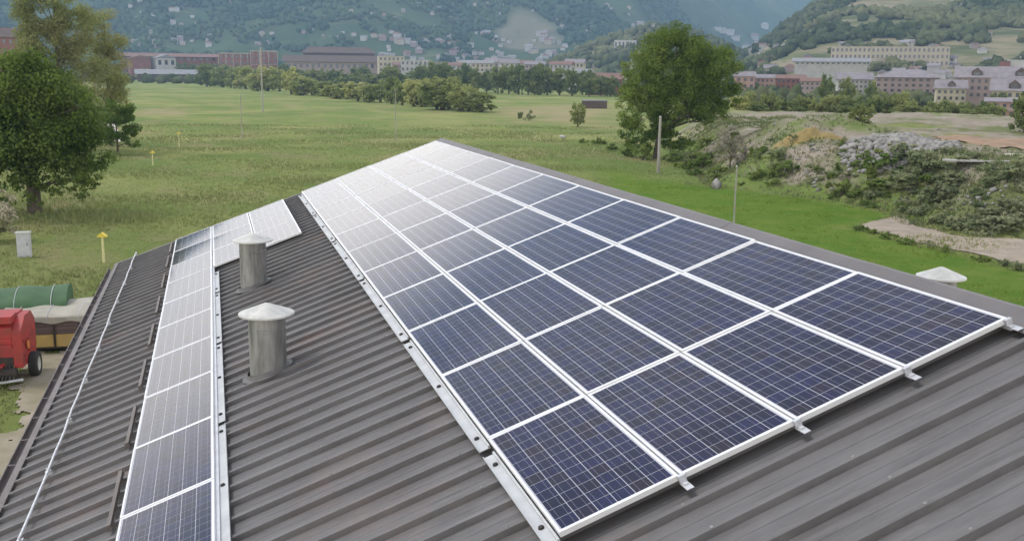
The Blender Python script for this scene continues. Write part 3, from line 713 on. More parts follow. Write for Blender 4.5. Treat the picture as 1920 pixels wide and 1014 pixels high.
def trunk_mesh(h, r, C, cr, nlimb, mat, seed=0, lean=(0, 0), stems=1):
    g = random.Random(seed); mb = MB()
    for s_ in range(stems):
        ox = 0 if stems == 1 else g.uniform(-.5, .5) * r * 4; oy = 0 if stems == 1 else g.uniform(-.5, .5) * r * 4
        pts = [(ox, oy, -.25), (ox * 1.02, oy, .15), (ox * 1.3 + lean[0] * .4, oy * 1.3 + lean[1] * .4, h * .4), (ox * 1.8 + lean[0], oy * 1.8 + lean[1], h * .8), (ox * 2 + lean[0] * 1.2, oy * 2 + lean[1] * 1.2, h)]
        mb.tube(pts, [r * 1.35, r, r * .8, r * .5, r * .2], 9)
    idx = list(range(len(C))); g.shuffle(idx)
    for i in idx[:nlimb]:
        e = C[i]; z0 = max(.25 * h, min(h * .85, e[2] - .35 * math.hypot(e[0], e[1]) - .1 * h)); k = z0 / h
        a = (lean[0] * k, lean[1] * k, z0); q = ((a[0] + e[0]) / 2 + g.uniform(-.2, .2), (a[1] + e[1]) / 2 + g.uniform(-.2, .2), (a[2] * .6 + e[2] * .4) + .05 * h)
        rr = r * (.45 - .2 * k); mb.tube([a, q, tuple(e)], [rr, rr * .6, rr * .15], 6)
    return mb.mesh('trunk', mat)
def tree(name, loc, blobs, n, size, fmat, label, cat, group=None, clumps=14, spread=.26, trunk=(5, .2), limbs=10, seed=0, lean=(0, 0), rz=0, stems=1):
    t = empty(name, loc, rz); tag(t, label, cat, group)
    lm, C, cr = leaves('crown', blobs, n, size, fmat, clumps, spread, seed=seed)
    link('crown', lm, t); link('trunk', trunk_mesh(trunk[0], trunk[1], C, cr, limbs, M['bark'], seed, lean, stems), t)
    return t
def gz(x, y): return float(h_ground(x, y))

# the big dark tree at the left edge, poplars behind it
p = at(66, 400)
tree('broadleaf_tree', (p[0], p[1], 0), [(-1.2, 0, 7.4, 4.8, 4.4, 4.4), (2.2, -.5, 7.4, 3.6, 3.6, 3.6), (-3.8, 0, 5.6, 3.6, 3.4, 3.4), (3.6, .2, 4.4, 2.6, 2.8, 2.1), (.2, -1, 10.2, 3.6, 3.2, 2.6), (-4.2, 0, 9.2, 3.2, 3.0, 2.8), (1.6, -.4, 4.4, 3.2, 2.6, 2.2), (.2, -.9, 3.2, 2.4, 2.0, 1.7), (-2.6, -.6, 3.0, 2.6, 2.2, 1.9), (4.2, -.2, 3.2, 1.5, 1.7, 1.1), (4.3, 0, 6.2, 1.6, 1.8, 1.6), (5.0, 0, 4.2, 1.3, 1.6, 1.0), (-4.6, -.4, 3.2, 2.2, 2, 2.0), (-.8, -1.6, 2.4, 1.8, 1.2, 1.5), (2.6, -.6, 2.4, 2.0, 1.8, 1.3), (.8, -1.8, 1.6, 1.5, 1.0, 1.1), (3.4, -.4, 1.9, 1.9, 1.6, 1.1), (-3.0, -1.2, 1.5, 2.0, 1.5, 1.2), (-1.6, -1.9, 3.2, 1.6, 1.0, 1.8), (.3, -2.0, 1.5, 1.6, .9, 1.0), (-2.2, -2.2, 1.6, 1.8, .9, 1.2), (3.0, -1.6, 2.6, 2.0, 1.2, 1.4), (1.6, -2.0, 2.4, 1.7, 1.0, 1.3)],
     80000, .25, M['fol_dark'], 'large dense dark green tree leaning over the meadow at the left edge', 'tree', None, 20, .31, (7.5, .55), 24, 3)
p = far_at(122, 150)
tree('poplar_tree', (p[0], p[1], 0), [(-2.6, 0, 12.5, 3.8, 3.4, 5.6), (-1.4, 0, 18.5, 4.0, 3.4, 4.6), (2.6, 0, 10, 4.0, 3.2, 5.0), (2.0, 0, 16.4, 3.6, 3, 5.0), (-4.4, .4, 17.4, 2.4, 2.2, 4.6), (-1.2, 0, 6.5, 4.6, 3.4, 4), (3.6, 0, 6, 2.6, 2.6, 3.4)],
     42000, .27, M['fol_poplar'], 'tall airy olive yellow poplar behind the dark left tree', 'tree', 'poplars behind the dark tree', 26, .36, (19, .3), 40, 5)
p = far_at(212, 158)
tree('poplar_tree', (p[0], p[1], 0), [(0, 0, 11, 3.0, 2.6, 5.0), (.8, 0, 16, 2.6, 2.3, 4.6), (-1.4, 0, 8, 2.8, 2.4, 3.6), (-1.6, .3, 16, 2.4, 2, 5), (1.0, 0, 6.5, 2.4, 2.2, 3.2)],
     16000, .25, M['fol_poplar'], 'slimmer hazy poplar with bare twigs, right of the tall one', 'tree', 'poplars behind the dark tree', 26, .36, (18, .22), 40, 6)
for k, (px, D, blobs, n, lab) in enumerate((
    (222, 140, [(0, 0, 3.6, 2.7, 2.6, 3.0), (.6, 0, 5.6, 2.3, 2.2, 2.0), (1.4, 0, 2.2, 1.8, 1.8, 1.7)], 5200, 'round bright green tree standing beside the gravel path'),
    (172, 150, [(0, 0, 3.5, 3.0, 2.6, 3.0), (-1.4, 0, 5.6, 2.4, 2.2, 2.1)], 5200, 'green tree at the foot of the tall poplar'),
    (120, 132, [(0, 0, 3.8, 3.4, 2.8, 3.4)], 4000, 'green tree half hidden behind the dark left tree'))):
    p = far_at(px, D)
    tree('broadleaf_tree', (p[0], p[1], gz(*p)), blobs, int(n * 1.6), .28, M['fol_mid'], lab, 'tree', 'trees beside the gravel path', 24, .27, (4.5, .16), 10, 10 + k)
p = at(-4, 452)
tree('shrub', (p[0], p[1], 0), [(0, 0, 1.6, 1.5, 1.5, 1.7), (.5, .2, 2.6, .9, 1.0, 1.1), (-1.2, 0, 2.2, 1.3, 1.3, 1.9)], 5200, .20, M['fol_pink'], 'pale pinkish green flowering shrub at the left edge', 'shrub', None, 26, .26, (2.2, .07), 8, 21)
# the big tree right of centre
p = at(1228, 299); p = p[:2]
tree('broadleaf_tree', (p[0], p[1], gz(*p)), [(1.8, 0, 12.8, 4.9, 4.2, 4.6), (1.6, 0, 16.0, 3.1, 3, 2.0), (7.2, 0, 11.2, 3.9, 3.8, 4.2), (8.4, .4, 8.4, 2.8, 2.8, 2.8), (-2.6, 0, 10.4, 3.0, 3.2, 3.4), (-3.4, 0, 6.6, 2.3, 2.6, 3.0), (-3.6, 0, 3.4, 2.0, 2.2, 2.2), (2.4, -1, 7.6, 4.8, 3.2, 3.0), (6.6, 0, 6.6, 3.2, 3.0, 2.2), (-1.4, -.4, 4.4, 2.8, 2.4, 2.6), (1.0, .6, 4.6, 3.0, 2.8, 2.0), (4.6, 0, 14.6, 2.4, 2.4, 2.2), (-1.6, 0, 1.8, 2.8, 2.2, 1.6), (2.2, .3, 2.4, 2.6, 2.2, 1.9), (4.6, 0, 9.6, 4.0, 3.4, 3.2), (-.4, -.6, 9.0, 3.4, 3.0, 3.0), (1.6, -1, 5.4, 3.2, 2.4, 2.0)],
     90000, .27, M['fol_mid'], 'large broad crowned green tree right of the roof peak, taller than all others', 'tree', None, 30, .31, (14, .36), 40, 31, (2.0, 0), rz=-R(24.7))

# ---- shared variants for repeated bushes and trees
def variant(name, blobs, n, size, fmat, clumps, spread, trunk, limbs, seed, stems=1):
    lm, C, cr = leaves('crown', blobs, n, size, fmat, clumps, spread, seed=seed)
    return lm, trunk_mesh(trunk[0], trunk[1], C, cr, limbs, M['bark'], seed, (0, 0), stems)
def put(name, var, loc, sc, label, cat, group):
    t = empty(name, loc, random.uniform(0, 6.28)); t.scale = sc; tag(t, label, cat, group)
    link('crown', var[0], t); link('trunk', var[1], t); return t
def unit_blobs(k, seed):
    g = random.Random(seed); o = [(0, 0, .5, .42, .42, .46), (.14, .1, .2, .26, .26, .2), (-.16, -.06, .2, .26, .26, .2)]
    for i in range(k): a = g.uniform(0, 6.28); q = g.uniform(.12, .3); o.append((q * math.cos(a), q * math.sin(a), g.uniform(.25, .78), g.uniform(.17, .28), g.uniform(.17, .28), g.uniform(.18, .27)))
    return o
V_WIL = [variant('w', unit_blobs(5, 40 + i), 2600, .075, M['fol_willow'], 10, .27, (.75, .022), 9, 40 + i, 3) for i in range(4)]
V_HED = [variant('h', unit_blobs(5, 50 + i), 2600, .075, M['fol_hedge'], 10, .27, (.8, .03), 9, 50 + i) for i in range(4)]
def scrub_blobs(seed):
    g = random.Random(seed); o = []
    for i in range(9):
        a = g.uniform(0, 6.28); q = g.uniform(.0, .5); h = g.uniform(.10, .30) * (1.25 - q); o.append((q * math.cos(a), q * math.sin(a), h * g.uniform(.9, 2.2), g.uniform(.10, .22), g.uniform(.10, .22), h))
    return o
V_SHR = [variant('s', scrub_blobs(60 + i), 1500, .10, M['fol_shrub'], 8, .34, (.6, .02), 8, 60 + i, 3) for i in range(6)]
V_GRY = [variant('g', scrub_blobs(70 + i), 1400, .095, M['fol_grey'], 8, .36, (.6, .018), 8, 70 + i, 3) for i in range(6)]
ORDS = ['leftmost', 'second from left', 'third from left', 'fourth from left', 'fifth from left', 'sixth from left', 'seventh from left', 'eighth from left', 'ninth from left', 'tenth from left']
def zone_labels(pxs, zones, fmt):
    """zones = [(right limit in the photo, landmark words)]; every member of a zone gets its order in it"""
    cnt = {}; out = []
    for px in pxs:
        z = next(w for lim, w in zones if px < lim); k = cnt.get(z, 0); cnt[z] = k + 1
        out.append(fmt.format(o=ORDS[min(k, 9)], z=z))
    return out
def treerow(specs, V, name, label, cat, group, z=None, zones=None):
    labs = zone_labels([q[0] for q in specs], zones, label) if zones else [label] * len(specs)
    for (px, by, ty, wpx), lab in zip(specs, labs):
        zz = 0.0 if z is None else z
        P = at(px, by, zz); D = np.linalg.norm(P - CAM); hgt = (by - ty) / FPX * D; w = wpx / FPX * D
        put(name, random.choice(V), (P[0], P[1], gz(P[0], P[1]) - .05), (w * 1.08, w * 1.08, hgt * 1.05), lab, cat, group)
rnd_ = random.Random(5)
sp = []
for px in range(398, 912, 21):
    by = 160 + (px - 385) * .1005 + rnd_.uniform(-2.0, 1.5)
    if px < 420: ty = 128
    else: ty = by - (38 + 8 * math.sin(px / 37.) + rnd_.uniform(-7, 8)) - max(0, (px - 640)) * .05
    if px > 870: ty += 12
    sp.append((px, by, ty, rnd_.uniform(42, 62)))
treerow(sp, V_WIL, 'willow_bush', 'olive willow bush in the meadow hedge {z}, {o}', 'bush', 'willow bushes along the meadow edge', zones=[(500, 'left of the tallest pole'), (600, 'left of the dark hall'), (720, 'below the dark hall'), (800, 'below the cream town block'), (2000, 'at its right end')])
treerow([(790, 200, 150, 70), (830, 206, 142, 108), (868, 209, 156, 70)], V_WIL, 'willow_tree', 'broad willow near the right end of the meadow hedge, {o} of three', 'tree', 'broad willows near the end of the hedge', zones=[(2000, '')])
treerow([(388, 163, 122, 48)], V_HED, 'round_tree', 'round dark green tree beside the long grey shed', 'tree', None)
treerow([(268, 151, 130, 34), (292, 152, 134, 34), (324, 156, 139, 44)], V_HED, 'bush', 'low dark bush in front of the long grey shed, {o} of three', 'bush', 'bushes in front of the grey shed', zones=[(2000, '')])
treerow([(352, 152, 117, 40), (398, 154, 120, 44), (424, 156, 122, 40), (452, 157, 124, 42)], V_HED, 'hedge_tree', 'green tree behind the grey shed and the round tree, {o}', 'tree', 'trees behind the grey shed', zones=[(2000, '')])
sp = []
for px in range(470, 1165, 20):
    by = 158 + (px - 470) * .036 + rnd_.uniform(-2, 2); hh = rnd_.uniform(28, 46) if px < 780 else rnd_.uniform(36, 60)
    sp.append((px + rnd_.uniform(-6, 6), by, by - hh, rnd_.uniform(34, 56)))
treerow(sp, V_HED, 'hedge_tree', 'deep green tree behind the hedge {z}, {o}', 'tree', 'trees of the belt before the town', zones=[(600, 'before the red blocks'), (720, 'before the dark hall'), (840, 'before the grey town block'), (960, 'before the cream town house'), (1060, 'left of the lone young tree'), (3000, 'left of the big tree')])
treerow([(1083, 238, 190, 34)], V_WIL[1:2], 'young_tree', 'lone round young tree in the dry field left of the big tree', 'tree', None)
treerow([(992, 226, 204, 24)], V_GRY, 'bush', 'pale bush alone in the dry field', 'bush', None)
treerow([(975, 222, 208, 12)], V_HED, 'bush', 'tiny dark bush beside the pale bush in the dry field', 'bush', None)
# right hedge behind the spoil ground
sp = []
for px in range(1380, 1870, 19):
    by = 226 + (px - 1380) * .030 + rnd_.uniform(-1.5, 2); sp.append((px, by, by - rnd_.uniform(34, 58) - (8 if 1590 < px < 1700 else 0), rnd_.uniform(40, 66)))
labs = zone_labels([q[0] for q in sp], [(1480, 'below the salmon houses'), (1560, 'below the red brown row'), (1650, 'below the grey apartment block'), (1740, 'below the rose apartment block'), (3000, 'below the slate roofed houses')], 'bushy tree behind the spoil ground {z}, {o}')
for (px, by, ty, wpx), lab in zip(sp, labs):
    P = far_at(px, 226 + rnd_.uniform(-5, 12)); D = 226; d = ray(px, ty); tz = CAM[2] + d[2] * D / np.linalg.norm(d[:2]); z0 = gz(*P)
    put('hedge_tree', random.choice(V_HED + V_WIL[:1]), (P[0], P[1], z0 - .1), (wpx / FPX * D,) * 2 + ((tz - z0) * 1.05,), lab, 'tree', 'hedge trees behind the spoil ground')
P = far_at(1914, 150); put('hedge_tree', V_HED[1], (P[0], P[1], gz(*P)), (5, 5, 5.5), 'green tree cut by the right edge above the spoil ground', 'tree', None)
P = far_at(1606, 126); put('round_bush', V_HED[0], (P[0], P[1], gz(*P) - .1), (3.8, 3.6, 3.6), 'round dark green bush standing on top of the spoil ground', 'bush', None)
P = at(1744, 300, 4.0); put('bush', V_SHR[0], (P[0], P[1], gz(P[0], P[1]) - .1), (1.7, 1.7, 2.1), 'small upright green bush on the bank edge beside the rubble', 'bush', None)
# pale blossoming small tree on the bank in front of the thin pole
p = at(1368, 330)
P = np.array([p[0], p[1]])
tree('blossom_tree', (P[0], P[1], gz(*P) - .1), [(-.6, 0, 2.6, 1.7, 1.6, 1.7), (.9, 0, 2.3, 1.5, 1.4, 1.5), (0, 0, 3.9, 1.4, 1.3, 1.3), (-1.7, 0, 3.5, 1.3, 1.2, 1.5)], 4200, .17, M['fol_blossom'], 'small pale tree in whitish spring blossom at the foot of the bank', 'tree', None, 22, .26, (3.2, .08), 16, 81)
# scrub all over the bank
cnt = 0; tries = 0; rb = random.Random(9)
while cnt < 185 and tries < 6000:
    tries += 1; px = rb.uniform(1240, 1935); py = rb.uniform(262, 448)
    P = hit(px, py, 40, 260)
    if P is None: continue
    s = float(bank_dist(P[0], P[1]))
    if not (-.6 < s < 10): continue
    nzv = float(vnoise(P[0] / 7, P[1] / 7, 91))
    if nzv < .40 and px < 1690: continue
    if rb.random() < .3 and s > 7: continue
    grey = px > 1690 or rb.random() < .35
    D = np.linalg.norm(P - CAM)
    sc = rb.uniform(.7, 1.5) * (1 if rb.random() < .75 else 1.7) * (.8 if s < 1.5 else 1.0)
    g_ = (sc * rb.uniform(.95, 1.9), sc * rb.uniform(.95, 1.9), sc * rb.uniform(.6, 1.2))
    zone = 'beside the big tree' if px < 1330 else ('below the ochre mound' if px < 1620 else ('below the rubble heap' if px < 1760 else 'at the right edge above the dirt track'))
    put('shrub', rb.choice(V_GRY if grey else V_SHR), (P[0], P[1], gz(P[0], P[1]) - .12), g_, ('grey green' if grey else 'leafy green') + f' shrub on the overgrown bank {zone}', 'shrub', f"{'grey' if grey else 'green'} bank shrubs {zone}")
    cnt += 1
for (px, py, sc) in ((1120, 272, 2.2), (1150, 286, 1.8), (1180, 296, 2.0), (1205, 302, 2.4), (1262, 305, 2.2), (1285, 318, 2.3), (1305, 330, 1.6), (1320, 318, 2.6), (1092, 268, 1.6), (1350, 330, 1.6)):
    P = at(px, py); put('shrub', rb.choice(V_SHR), (P[0], P[1], gz(P[0], P[1]) - .1), (sc * 1.4, sc * 1.2, sc), 'leafy green shrub in the thicket at the foot of the big tree', 'shrub', 'thicket shrubs under the big tree')
for (px, py, sc) in ((1612, 430, .9), (1640, 436, .8), (1665, 446, 1.0), (1700, 456, .9), (1740, 463, .7), (1775, 471, .7), (1838, 488, .9), (1880, 497, .8), (1905, 505, 1.0)):
    P = at(px, py); put('weed_clump', rb.choice(V_SHR + V_GRY), (P[0], P[1], -.05), (sc * 1.6, sc * 1.3, sc * .8), 'low weed clump along the lawn side of the dirt track', 'weeds', 'weed clumps beside the dirt track')

# ---- grass tufts, weeds, hill forests (nobody could count these)
def tufts(name, xs, ys, hs, wd, mat, label, seed=0, zoff=0.0, blades=3):
    g = np.random.default_rng(seed); n = len(xs); zs = h_ground(xs, ys) + zoff
    V = []; 
    for b_ in range(blades):
        a = g.uniform(0, 6.28, n); ln = g.uniform(.25, .9, n) * hs; dx, dy = np.cos(a), np.sin(a)
        bx, by = xs + g.normal(0, .08, n), ys + g.normal(0, .08, n); w = wd * g.uniform(.6, 1.4, n)
        hh = hs * g.uniform(.6, 1.2, n)
        V.append(np.stack([np.stack([bx - dy * w, by + dx * w, zs - .03], -1), np.stack([bx + dy * w, by - dx * w, zs - .03], -1), np.stack([bx + dx * ln * .6, by + dy * ln * .6, zs + hh], -1)], 1))
    V = np.concatenate(V, 0).reshape(-1, 3)
    o = link(name, np_mesh(name, V, np.arange(len(V)).reshape(-1, 3), mat)); tag(o, label, 'grass', kind='stuff'); return o
n = 95000
D = 20 + 200 * rng.uniform(0, 1, n) ** 1.5; az = np.radians(rng.uniform(-14, 44, n)); xs = CAM[0] + D * np.sin(az); ys = CAM[1] + D * np.cos(az)
ok = (bank_dist(xs, ys) < .3) & (edge_dist(xs, ys, LAWN) < .8) & ~((xs > -6.5) & (xs < 14) & (ys < 23.5)) & ~((ys < 42) & (ys > 34) & (xs < 0)) & ~in_poly(xs, ys, YARD)
pth = np.array(g2([(186, 266), (190, 240), (188, 222), (180, 205), (178, 196), (200, 214), (212, 232), (222, 246), (226, 266)])); ok &= ~in_poly(xs, ys, pth)
xs, ys = xs[ok], ys[ok]; hs = .05 + .42 * vnoise(xs / 7, ys / 7, 8) ** 2.2
tufts('meadow_grass', xs, ys, hs, .030 + .00028 * np.hypot(xs - CAM[0], ys - CAM[1]), M['grass'], 'long mottled olive meadow grass around the barn', 3)
n = 46000
Lx, Ly = rng.uniform(2, 75, n), rng.uniform(18, 92, n); le = edge_dist(Lx, Ly, LAWN); ok = (le > .2) & (bank_dist(Lx, Ly) < 0) & ((Lx > 14) | (Ly > 23)) & (np.hypot(Lx, Ly) > 24) & (vnoise(Lx / 3, Ly / 3, 6) + rng.uniform(-.3, .3, n) > .42)
tufts('lawn_grass', Lx[ok], Ly[ok], .05 + .13 * vnoise(Lx[ok] / 2.5, Ly[ok] / 2.5, 8) ** 2, .035, M['lawn_blade'], 'short bright green lawn grass between barn and bank', 5)
n = 110000
px_ = rng.uniform(20, 130, n); py_ = rng.uniform(40, 150, n); sd = bank_dist(px_, py_); ok = (sd > -1.2) & (sd < 24) & (vnoise(px_ / 5, py_ / 5, 91) + .25 * rng.uniform(-1, 1, n) > .40 + .022 * np.clip(sd - 6, 0, 12))
tufts('bank_weeds', px_[ok], py_[ok], (.12 + .38 * rng.uniform(0, 1, ok.sum()) ** 2.5), .05, M['weed'], 'rank weeds and dry grass covering the bank', 4, 0, 4)

ico = bmesh.new(); bmesh.ops.create_icosphere(ico, subdivisions=1, radius=1); ICO1V = np.array([v.co[:] for v in ico.verts]); ico.verts.index_update(); ICO1F = np.array([[v.index for v in f.verts] for f in ico.faces]); ico.free()
ico = bmesh.new(); bmesh.ops.create_icosphere(ico, subdivisions=2, radius=1); ICO2V = np.array([v.co[:] for v in ico.verts]); ico.verts.index_update(); ICO2F = np.array([[v.index for v in f.verts] for f in ico.faces]); ico.free()
def forest(name, pts, rad, hgt, mat, label, seed, IV, IF, jit=.28):
    g = np.random.default_rng(seed); n = len(pts); k = len(IV)
    s = np.stack([rad * g.uniform(.8, 1.25, n), rad * g.uniform(.8, 1.25, n), hgt * .5], -1)
    V = IV[None] * (1 + jit * g.normal(size=(n, k, 1)))
    V = V * s[:, None]; V[..., 2] += (hgt * .42)[:, None]
    V = V + pts[:, None]
    F = IF[None] + (np.arange(n) * k)[:, None, None]
    o = link(name, np_mesh(name, V.reshape(-1, 3), F.reshape(-1, 3), mat, False)); tag(o, label, 'forest', kind='stuff'); return o
def scatter(n, az0, az1, d0, d1, hf, keep, seed):
    g = np.random.default_rng(seed); D = np.sqrt(g.uniform(d0 ** 2, d1 ** 2, n)); az = g.uniform(az0, az1, n); a = np.radians(az)
    x = CAM[0] + D * np.sin(a); y = CAM[1] + D * np.cos(a); z = hf(x, y); ok = keep(x, y, D, az, z) & (z > .3)
    return np.stack([x, y, z], -1)[ok]
pts = scatter(26000, -20, 34, 1600, 2950, h_mountain, lambda x, y, D, az, z: (fbm(x / 110, y / 110, 81) > .37 + .07 * np.exp(-((z - 30) / 50) ** 2)) & (a_bare(x, y) < .4) & (z < 300) & (z / D < .12), 1)
r = rng.uniform(3.6, 6.5, len(pts)); forest('mountain_forest', pts, r, r * rng.uniform(1.5, 2.4, len(pts)), M['fol_far'], 'blue green woods covering the hazy mountainside', 1, ICO1V, ICO1F)
pts = scatter(3600, 12, 36, 1150, 1750, h_spur, lambda x, y, D, az, z: (fbm(x / 60, y / 60, 83) > .40) & (z > 3), 2)
r = rng.uniform(3.2, 6, len(pts)); forest('spur_forest', pts, r, r * rng.uniform(1.6, 2.5, len(pts)), M['fol_hill'], 'dark woods on the low spur behind the big tree', 2, ICO1V, ICO1F)
pts = scatter(9500, 25, 50, 770, 1500, h_hill, lambda x, y, D, az, z: (fbm(x / 55, y / 55, 85) > .50 + .05 * (z < 32)) , 3)
r = rng.uniform(2.2, 4.8, len(pts)); forest('hill_forest', pts, r, r * rng.uniform(1.5, 2.3, len(pts)), M['fol_hill'], 'patchy woods on the terraced hill at the right', 3, ICO2V, ICO2F)

# ------------------------------------------------------------------ spoil ground things
st_pts = []; g = random.Random(3)
def stonemesh(P, r, seed):
    gg = np.random.default_rng(seed); V = ICO1V * (1 + .22 * gg.normal(size=(len(ICO1V), 1))) * np.array(r)
    return V + np.array(P), ICO1F
Vs, Fs = [], []; b0 = 0
for i in range(900):
    a = g.uniform(0, 6.28); q = g.uniform(0, 1) ** .6
    x = HEAP[0] + 5.4 * q * math.cos(a); y = HEAP[1] + .6 + 5.4 * q * math.sin(a); z = gz(x, y) + .1
    if float(bank_dist(x, y)) < 4: continue
    r = g.uniform(.16, .55) * (1.2 - .5 * q); V, F = stonemesh((x, y, z), (r * 1.2, r, r * .8), i); Vs.append(V); Fs.append(F + b0); b0 += len(V)
o = link('rubble_heap', np_mesh('rubble_heap', np.concatenate(Vs), np.concatenate(Fs), M['stone'])); tag(o, 'heap of pale grey rubble stones on the spoil ground', 'rubble', kind='stuff')
Vs, Fs = [], []; b0 = 0
for i in range(420):
    px = g.uniform(1290, 1920); py = g.uniform(225, 400); P = hit(px, py, 40, 240)
    if P is None or float(bank_dist(P[0], P[1])) < 1: continue
    if float(vnoise(P[0] / 7, P[1] / 7, 91)) > .42: continue
    r = g.uniform(.08, .28); V, F = stonemesh((P[0], P[1], P[2] + r * .2), (r * 1.3, r, r * .75), 2000 + i); Vs.append(V); Fs.append(F + b0); b0 += len(V)
o = link('loose_stones', np_mesh('loose_stones', np.concatenate(Vs), np.concatenate(Fs), M['stone'])); tag(o, 'loose stones and clods scattered over the bare parts of the bank', 'stones', kind='stuff')
V, F = stonemesh((0, 0, .3), (.75, .55, .55), 77); P = at(1342, 353)
tag(link('boulder', np_mesh('boulder', V, F, M['stone']), None, (P[0], P[1], gz(P[0], P[1]))), 'pale boulder lying at the foot of the bank beside the blossom tree', 'boulder')
V, F = stonemesh((0, 0, .22), (.55, .45, .35), 78); P = at(1055, 258)
tag(link('boulder', np_mesh('boulder', V, F, M['plaster_white']), None, (P[0], P[1], gz(P[0], P[1]))), 'small white stone alone in the grass left of the big tree', 'boulder')
# ochre soil: an irregular ridge of freshly tipped earth
gxs = np.linspace(-4.2, 4.2, 60); gys = np.linspace(-1.9, 1.9, 26); xx, yy = np.meshgrid(gxs, gys)
zz = 1.15 * np.exp(-(yy / .75) ** 2) * np.exp(-((xx + .2) / 2.3) ** 2) * (.25 + 1.5 * fbm(xx / .8 + 5, yy / .55, 95)) + .5 * np.exp(-((xx - 2.4) / 1.0) ** 2 - ((yy + .6) / .5) ** 2) - .17
ang = YAW + R(9); c_, s_ = math.cos(-ang), math.sin(-ang); cx, cy = far_at(1512, 110.5)
wx = cx + xx * c_ - yy * s_; wy = cy + xx * s_ + yy * c_; wz = h_ground(wx, wy) + zz
i = np.arange(xx.size).reshape(xx.shape); F = np.stack([i[:-1, :-1], i[:-1, 1:], i[1:, 1:], i[1:, :-1]], -1).reshape(-1, 4)
tag(link('soil_heap', np_mesh('soil_heap', np.stack([wx, wy, wz], -1).reshape(-1, 3), F, M['ochre'], False)), 'ochre yellow heap of fresh soil on the grassy mound', 'soil heap')
# stacks at the right edge of the spoil ground
def stack(px, D, dx, L, nlay, h, w, mat, lab, name, cat, group=None, rot=.0):
    P = far_at(px, D); t = empty(name, (P[0], P[1], gz(*P)), -YAW - R(12) + rot); tag(t, lab, cat, group)
    pm = MB().box(-L / 2, L / 2, -w / 2, w / 2, 0, h * .9).mesh('plank', mat)
    gg = random.Random(int(px))
    for k in range(nlay):
        for j in range(3): o = link('plank', pm, t, (gg.uniform(-.25, .25) * L / 8, (j - 1) * w * 1.06, .02 + k * h)); o.rotation_euler = (0, 0, gg.uniform(-.01, .01))
    return t
stack(1895, 104, 0, 13, 1, .16, .4, M['pale_plank'], 'long stack of pale planks in front of the rusty sheets', 'plank_stack', 'stack')
stack(1885, 97, 0, 10, 1, .14, .4, M['concrete'], 'low stack of grey beams nearest the bank at the right edge', 'beam_stack', 'stack')
# ------------------------------------------------------------------ poles, markers, cabinet
def pole(px, foot, top, r, label, mat='wood_pole', z=0.0, arm=False):
    P = at(px, foot, z); D = np.linalg.norm(P[:2] - CAM[:2]); d = ray(px, top); ht = CAM[2] + d[2] * D / np.linalg.norm(d[:2])
    g0 = gz(P[0], P[1]); t = empty('utility_pole', (P[0], P[1], g0)); tag(t, label, 'pole', 'poles standing in the meadow')
    H = ht - g0; MB().tube([(0, 0, -.3), (0, 0, H * .5), (.01, 0, H)], [r * 1.15, r, r * .8], 10).build('shaft', M[mat], t, smooth=True)
    MB().lathe([(r * .82, H - .02), (r * .82, H + .03), (.005, H + .09)], 10).build('pole_cap', M['alu_dark'], t)
    if arm:
        ci = MB().tube([(-.55, 0, H - .45), (.55, 0, H - .45)], .045, 6); ci.build('crossarm', M[mat], t)
        for x in (-.5, 0.2, .5): MB().lathe([(.03, H - .42), (.05, H - .33), (.035, H - .27), (.002, H - .25)], 8, (x, 0, 0)).build('insulator', M['cap'], t)
    return t
pole(1234, 326, 219, .16, 'tall pale pole in front of the big tree trunk')
pole(1376, 417, 312, .06, 'thin grey pole behind the roof ridge before the blossom tree')
pole(493, 211, 90, .20, 'tallest pole far out in the left meadow, before the hedge', arm=True)
pole(454, 258, 178, .08, 'thin dark pole in the left meadow, left of the tallest pole')
pole(680, 192, 150, .17, 'distant pole at the foot of the meadow hedge')
pole(742, 262, 168, .07, 'thin pole in the meadow just left of the roof peak', 'wood_pole')
def marker(px, foot, top, label, big):
    P = at(px, foot); D = np.linalg.norm(P - CAM); H = (foot - top) / FPX * D * 1.02
    t = empty('marker_post', (P[0], P[1], gz(P[0], P[1]))); tag(t, label, 'marker post', 'yellow pipeline marker posts')
    w = .11 if big else .09
    MB().tube([(0, 0, -.1), (0, 0, H - .28)], w * .62, 10).build('post', M['pale_yellow'], t, smooth=True)
    rf = MB(); rf.extrude([(-.27, H - .26), (.27, H - .26), (.27, H - .20), (0, H), (-.27, H - .20)], 'y', -.16, .16); o = rf.build('roof_sign', M['yellow'], t); o.rotation_euler = (0, 0, -.15)
marker(195, 492, 440, 'yellow roofed marker post in the grass nearest the barn', True)
marker(336, 276, 251, 'pale yellow marker post farthest out in the meadow', False)
marker(287, 313, 288, 'yellow marker post halfway out in the meadow', False)
P = at(47, 481); t = empty('utility_cabinet', (P[0], P[1], 0), -.12); tag(t, 'light grey utility cabinet in the grass at the left', 'cabinet')
MB().box(-.36, .36, -.2, .2, .08, 1.42).build('body', M['cabinet'], t); MB().box(-.41, .41, -.25, .25, 1.42, 1.5).build('lid', M['cap'], t)
MB().box(-.38, .38, -.22, .22, -.05, .08).build('plinth', M['concrete'], t); d_ = MB().box(-.33, .33, -.212, -.201, .14, 1.36).build('door', M['cabinet'], t)
MB().box(.22, .25, -.235, -.212, .7, .86).build('handle', M['black'], d_)

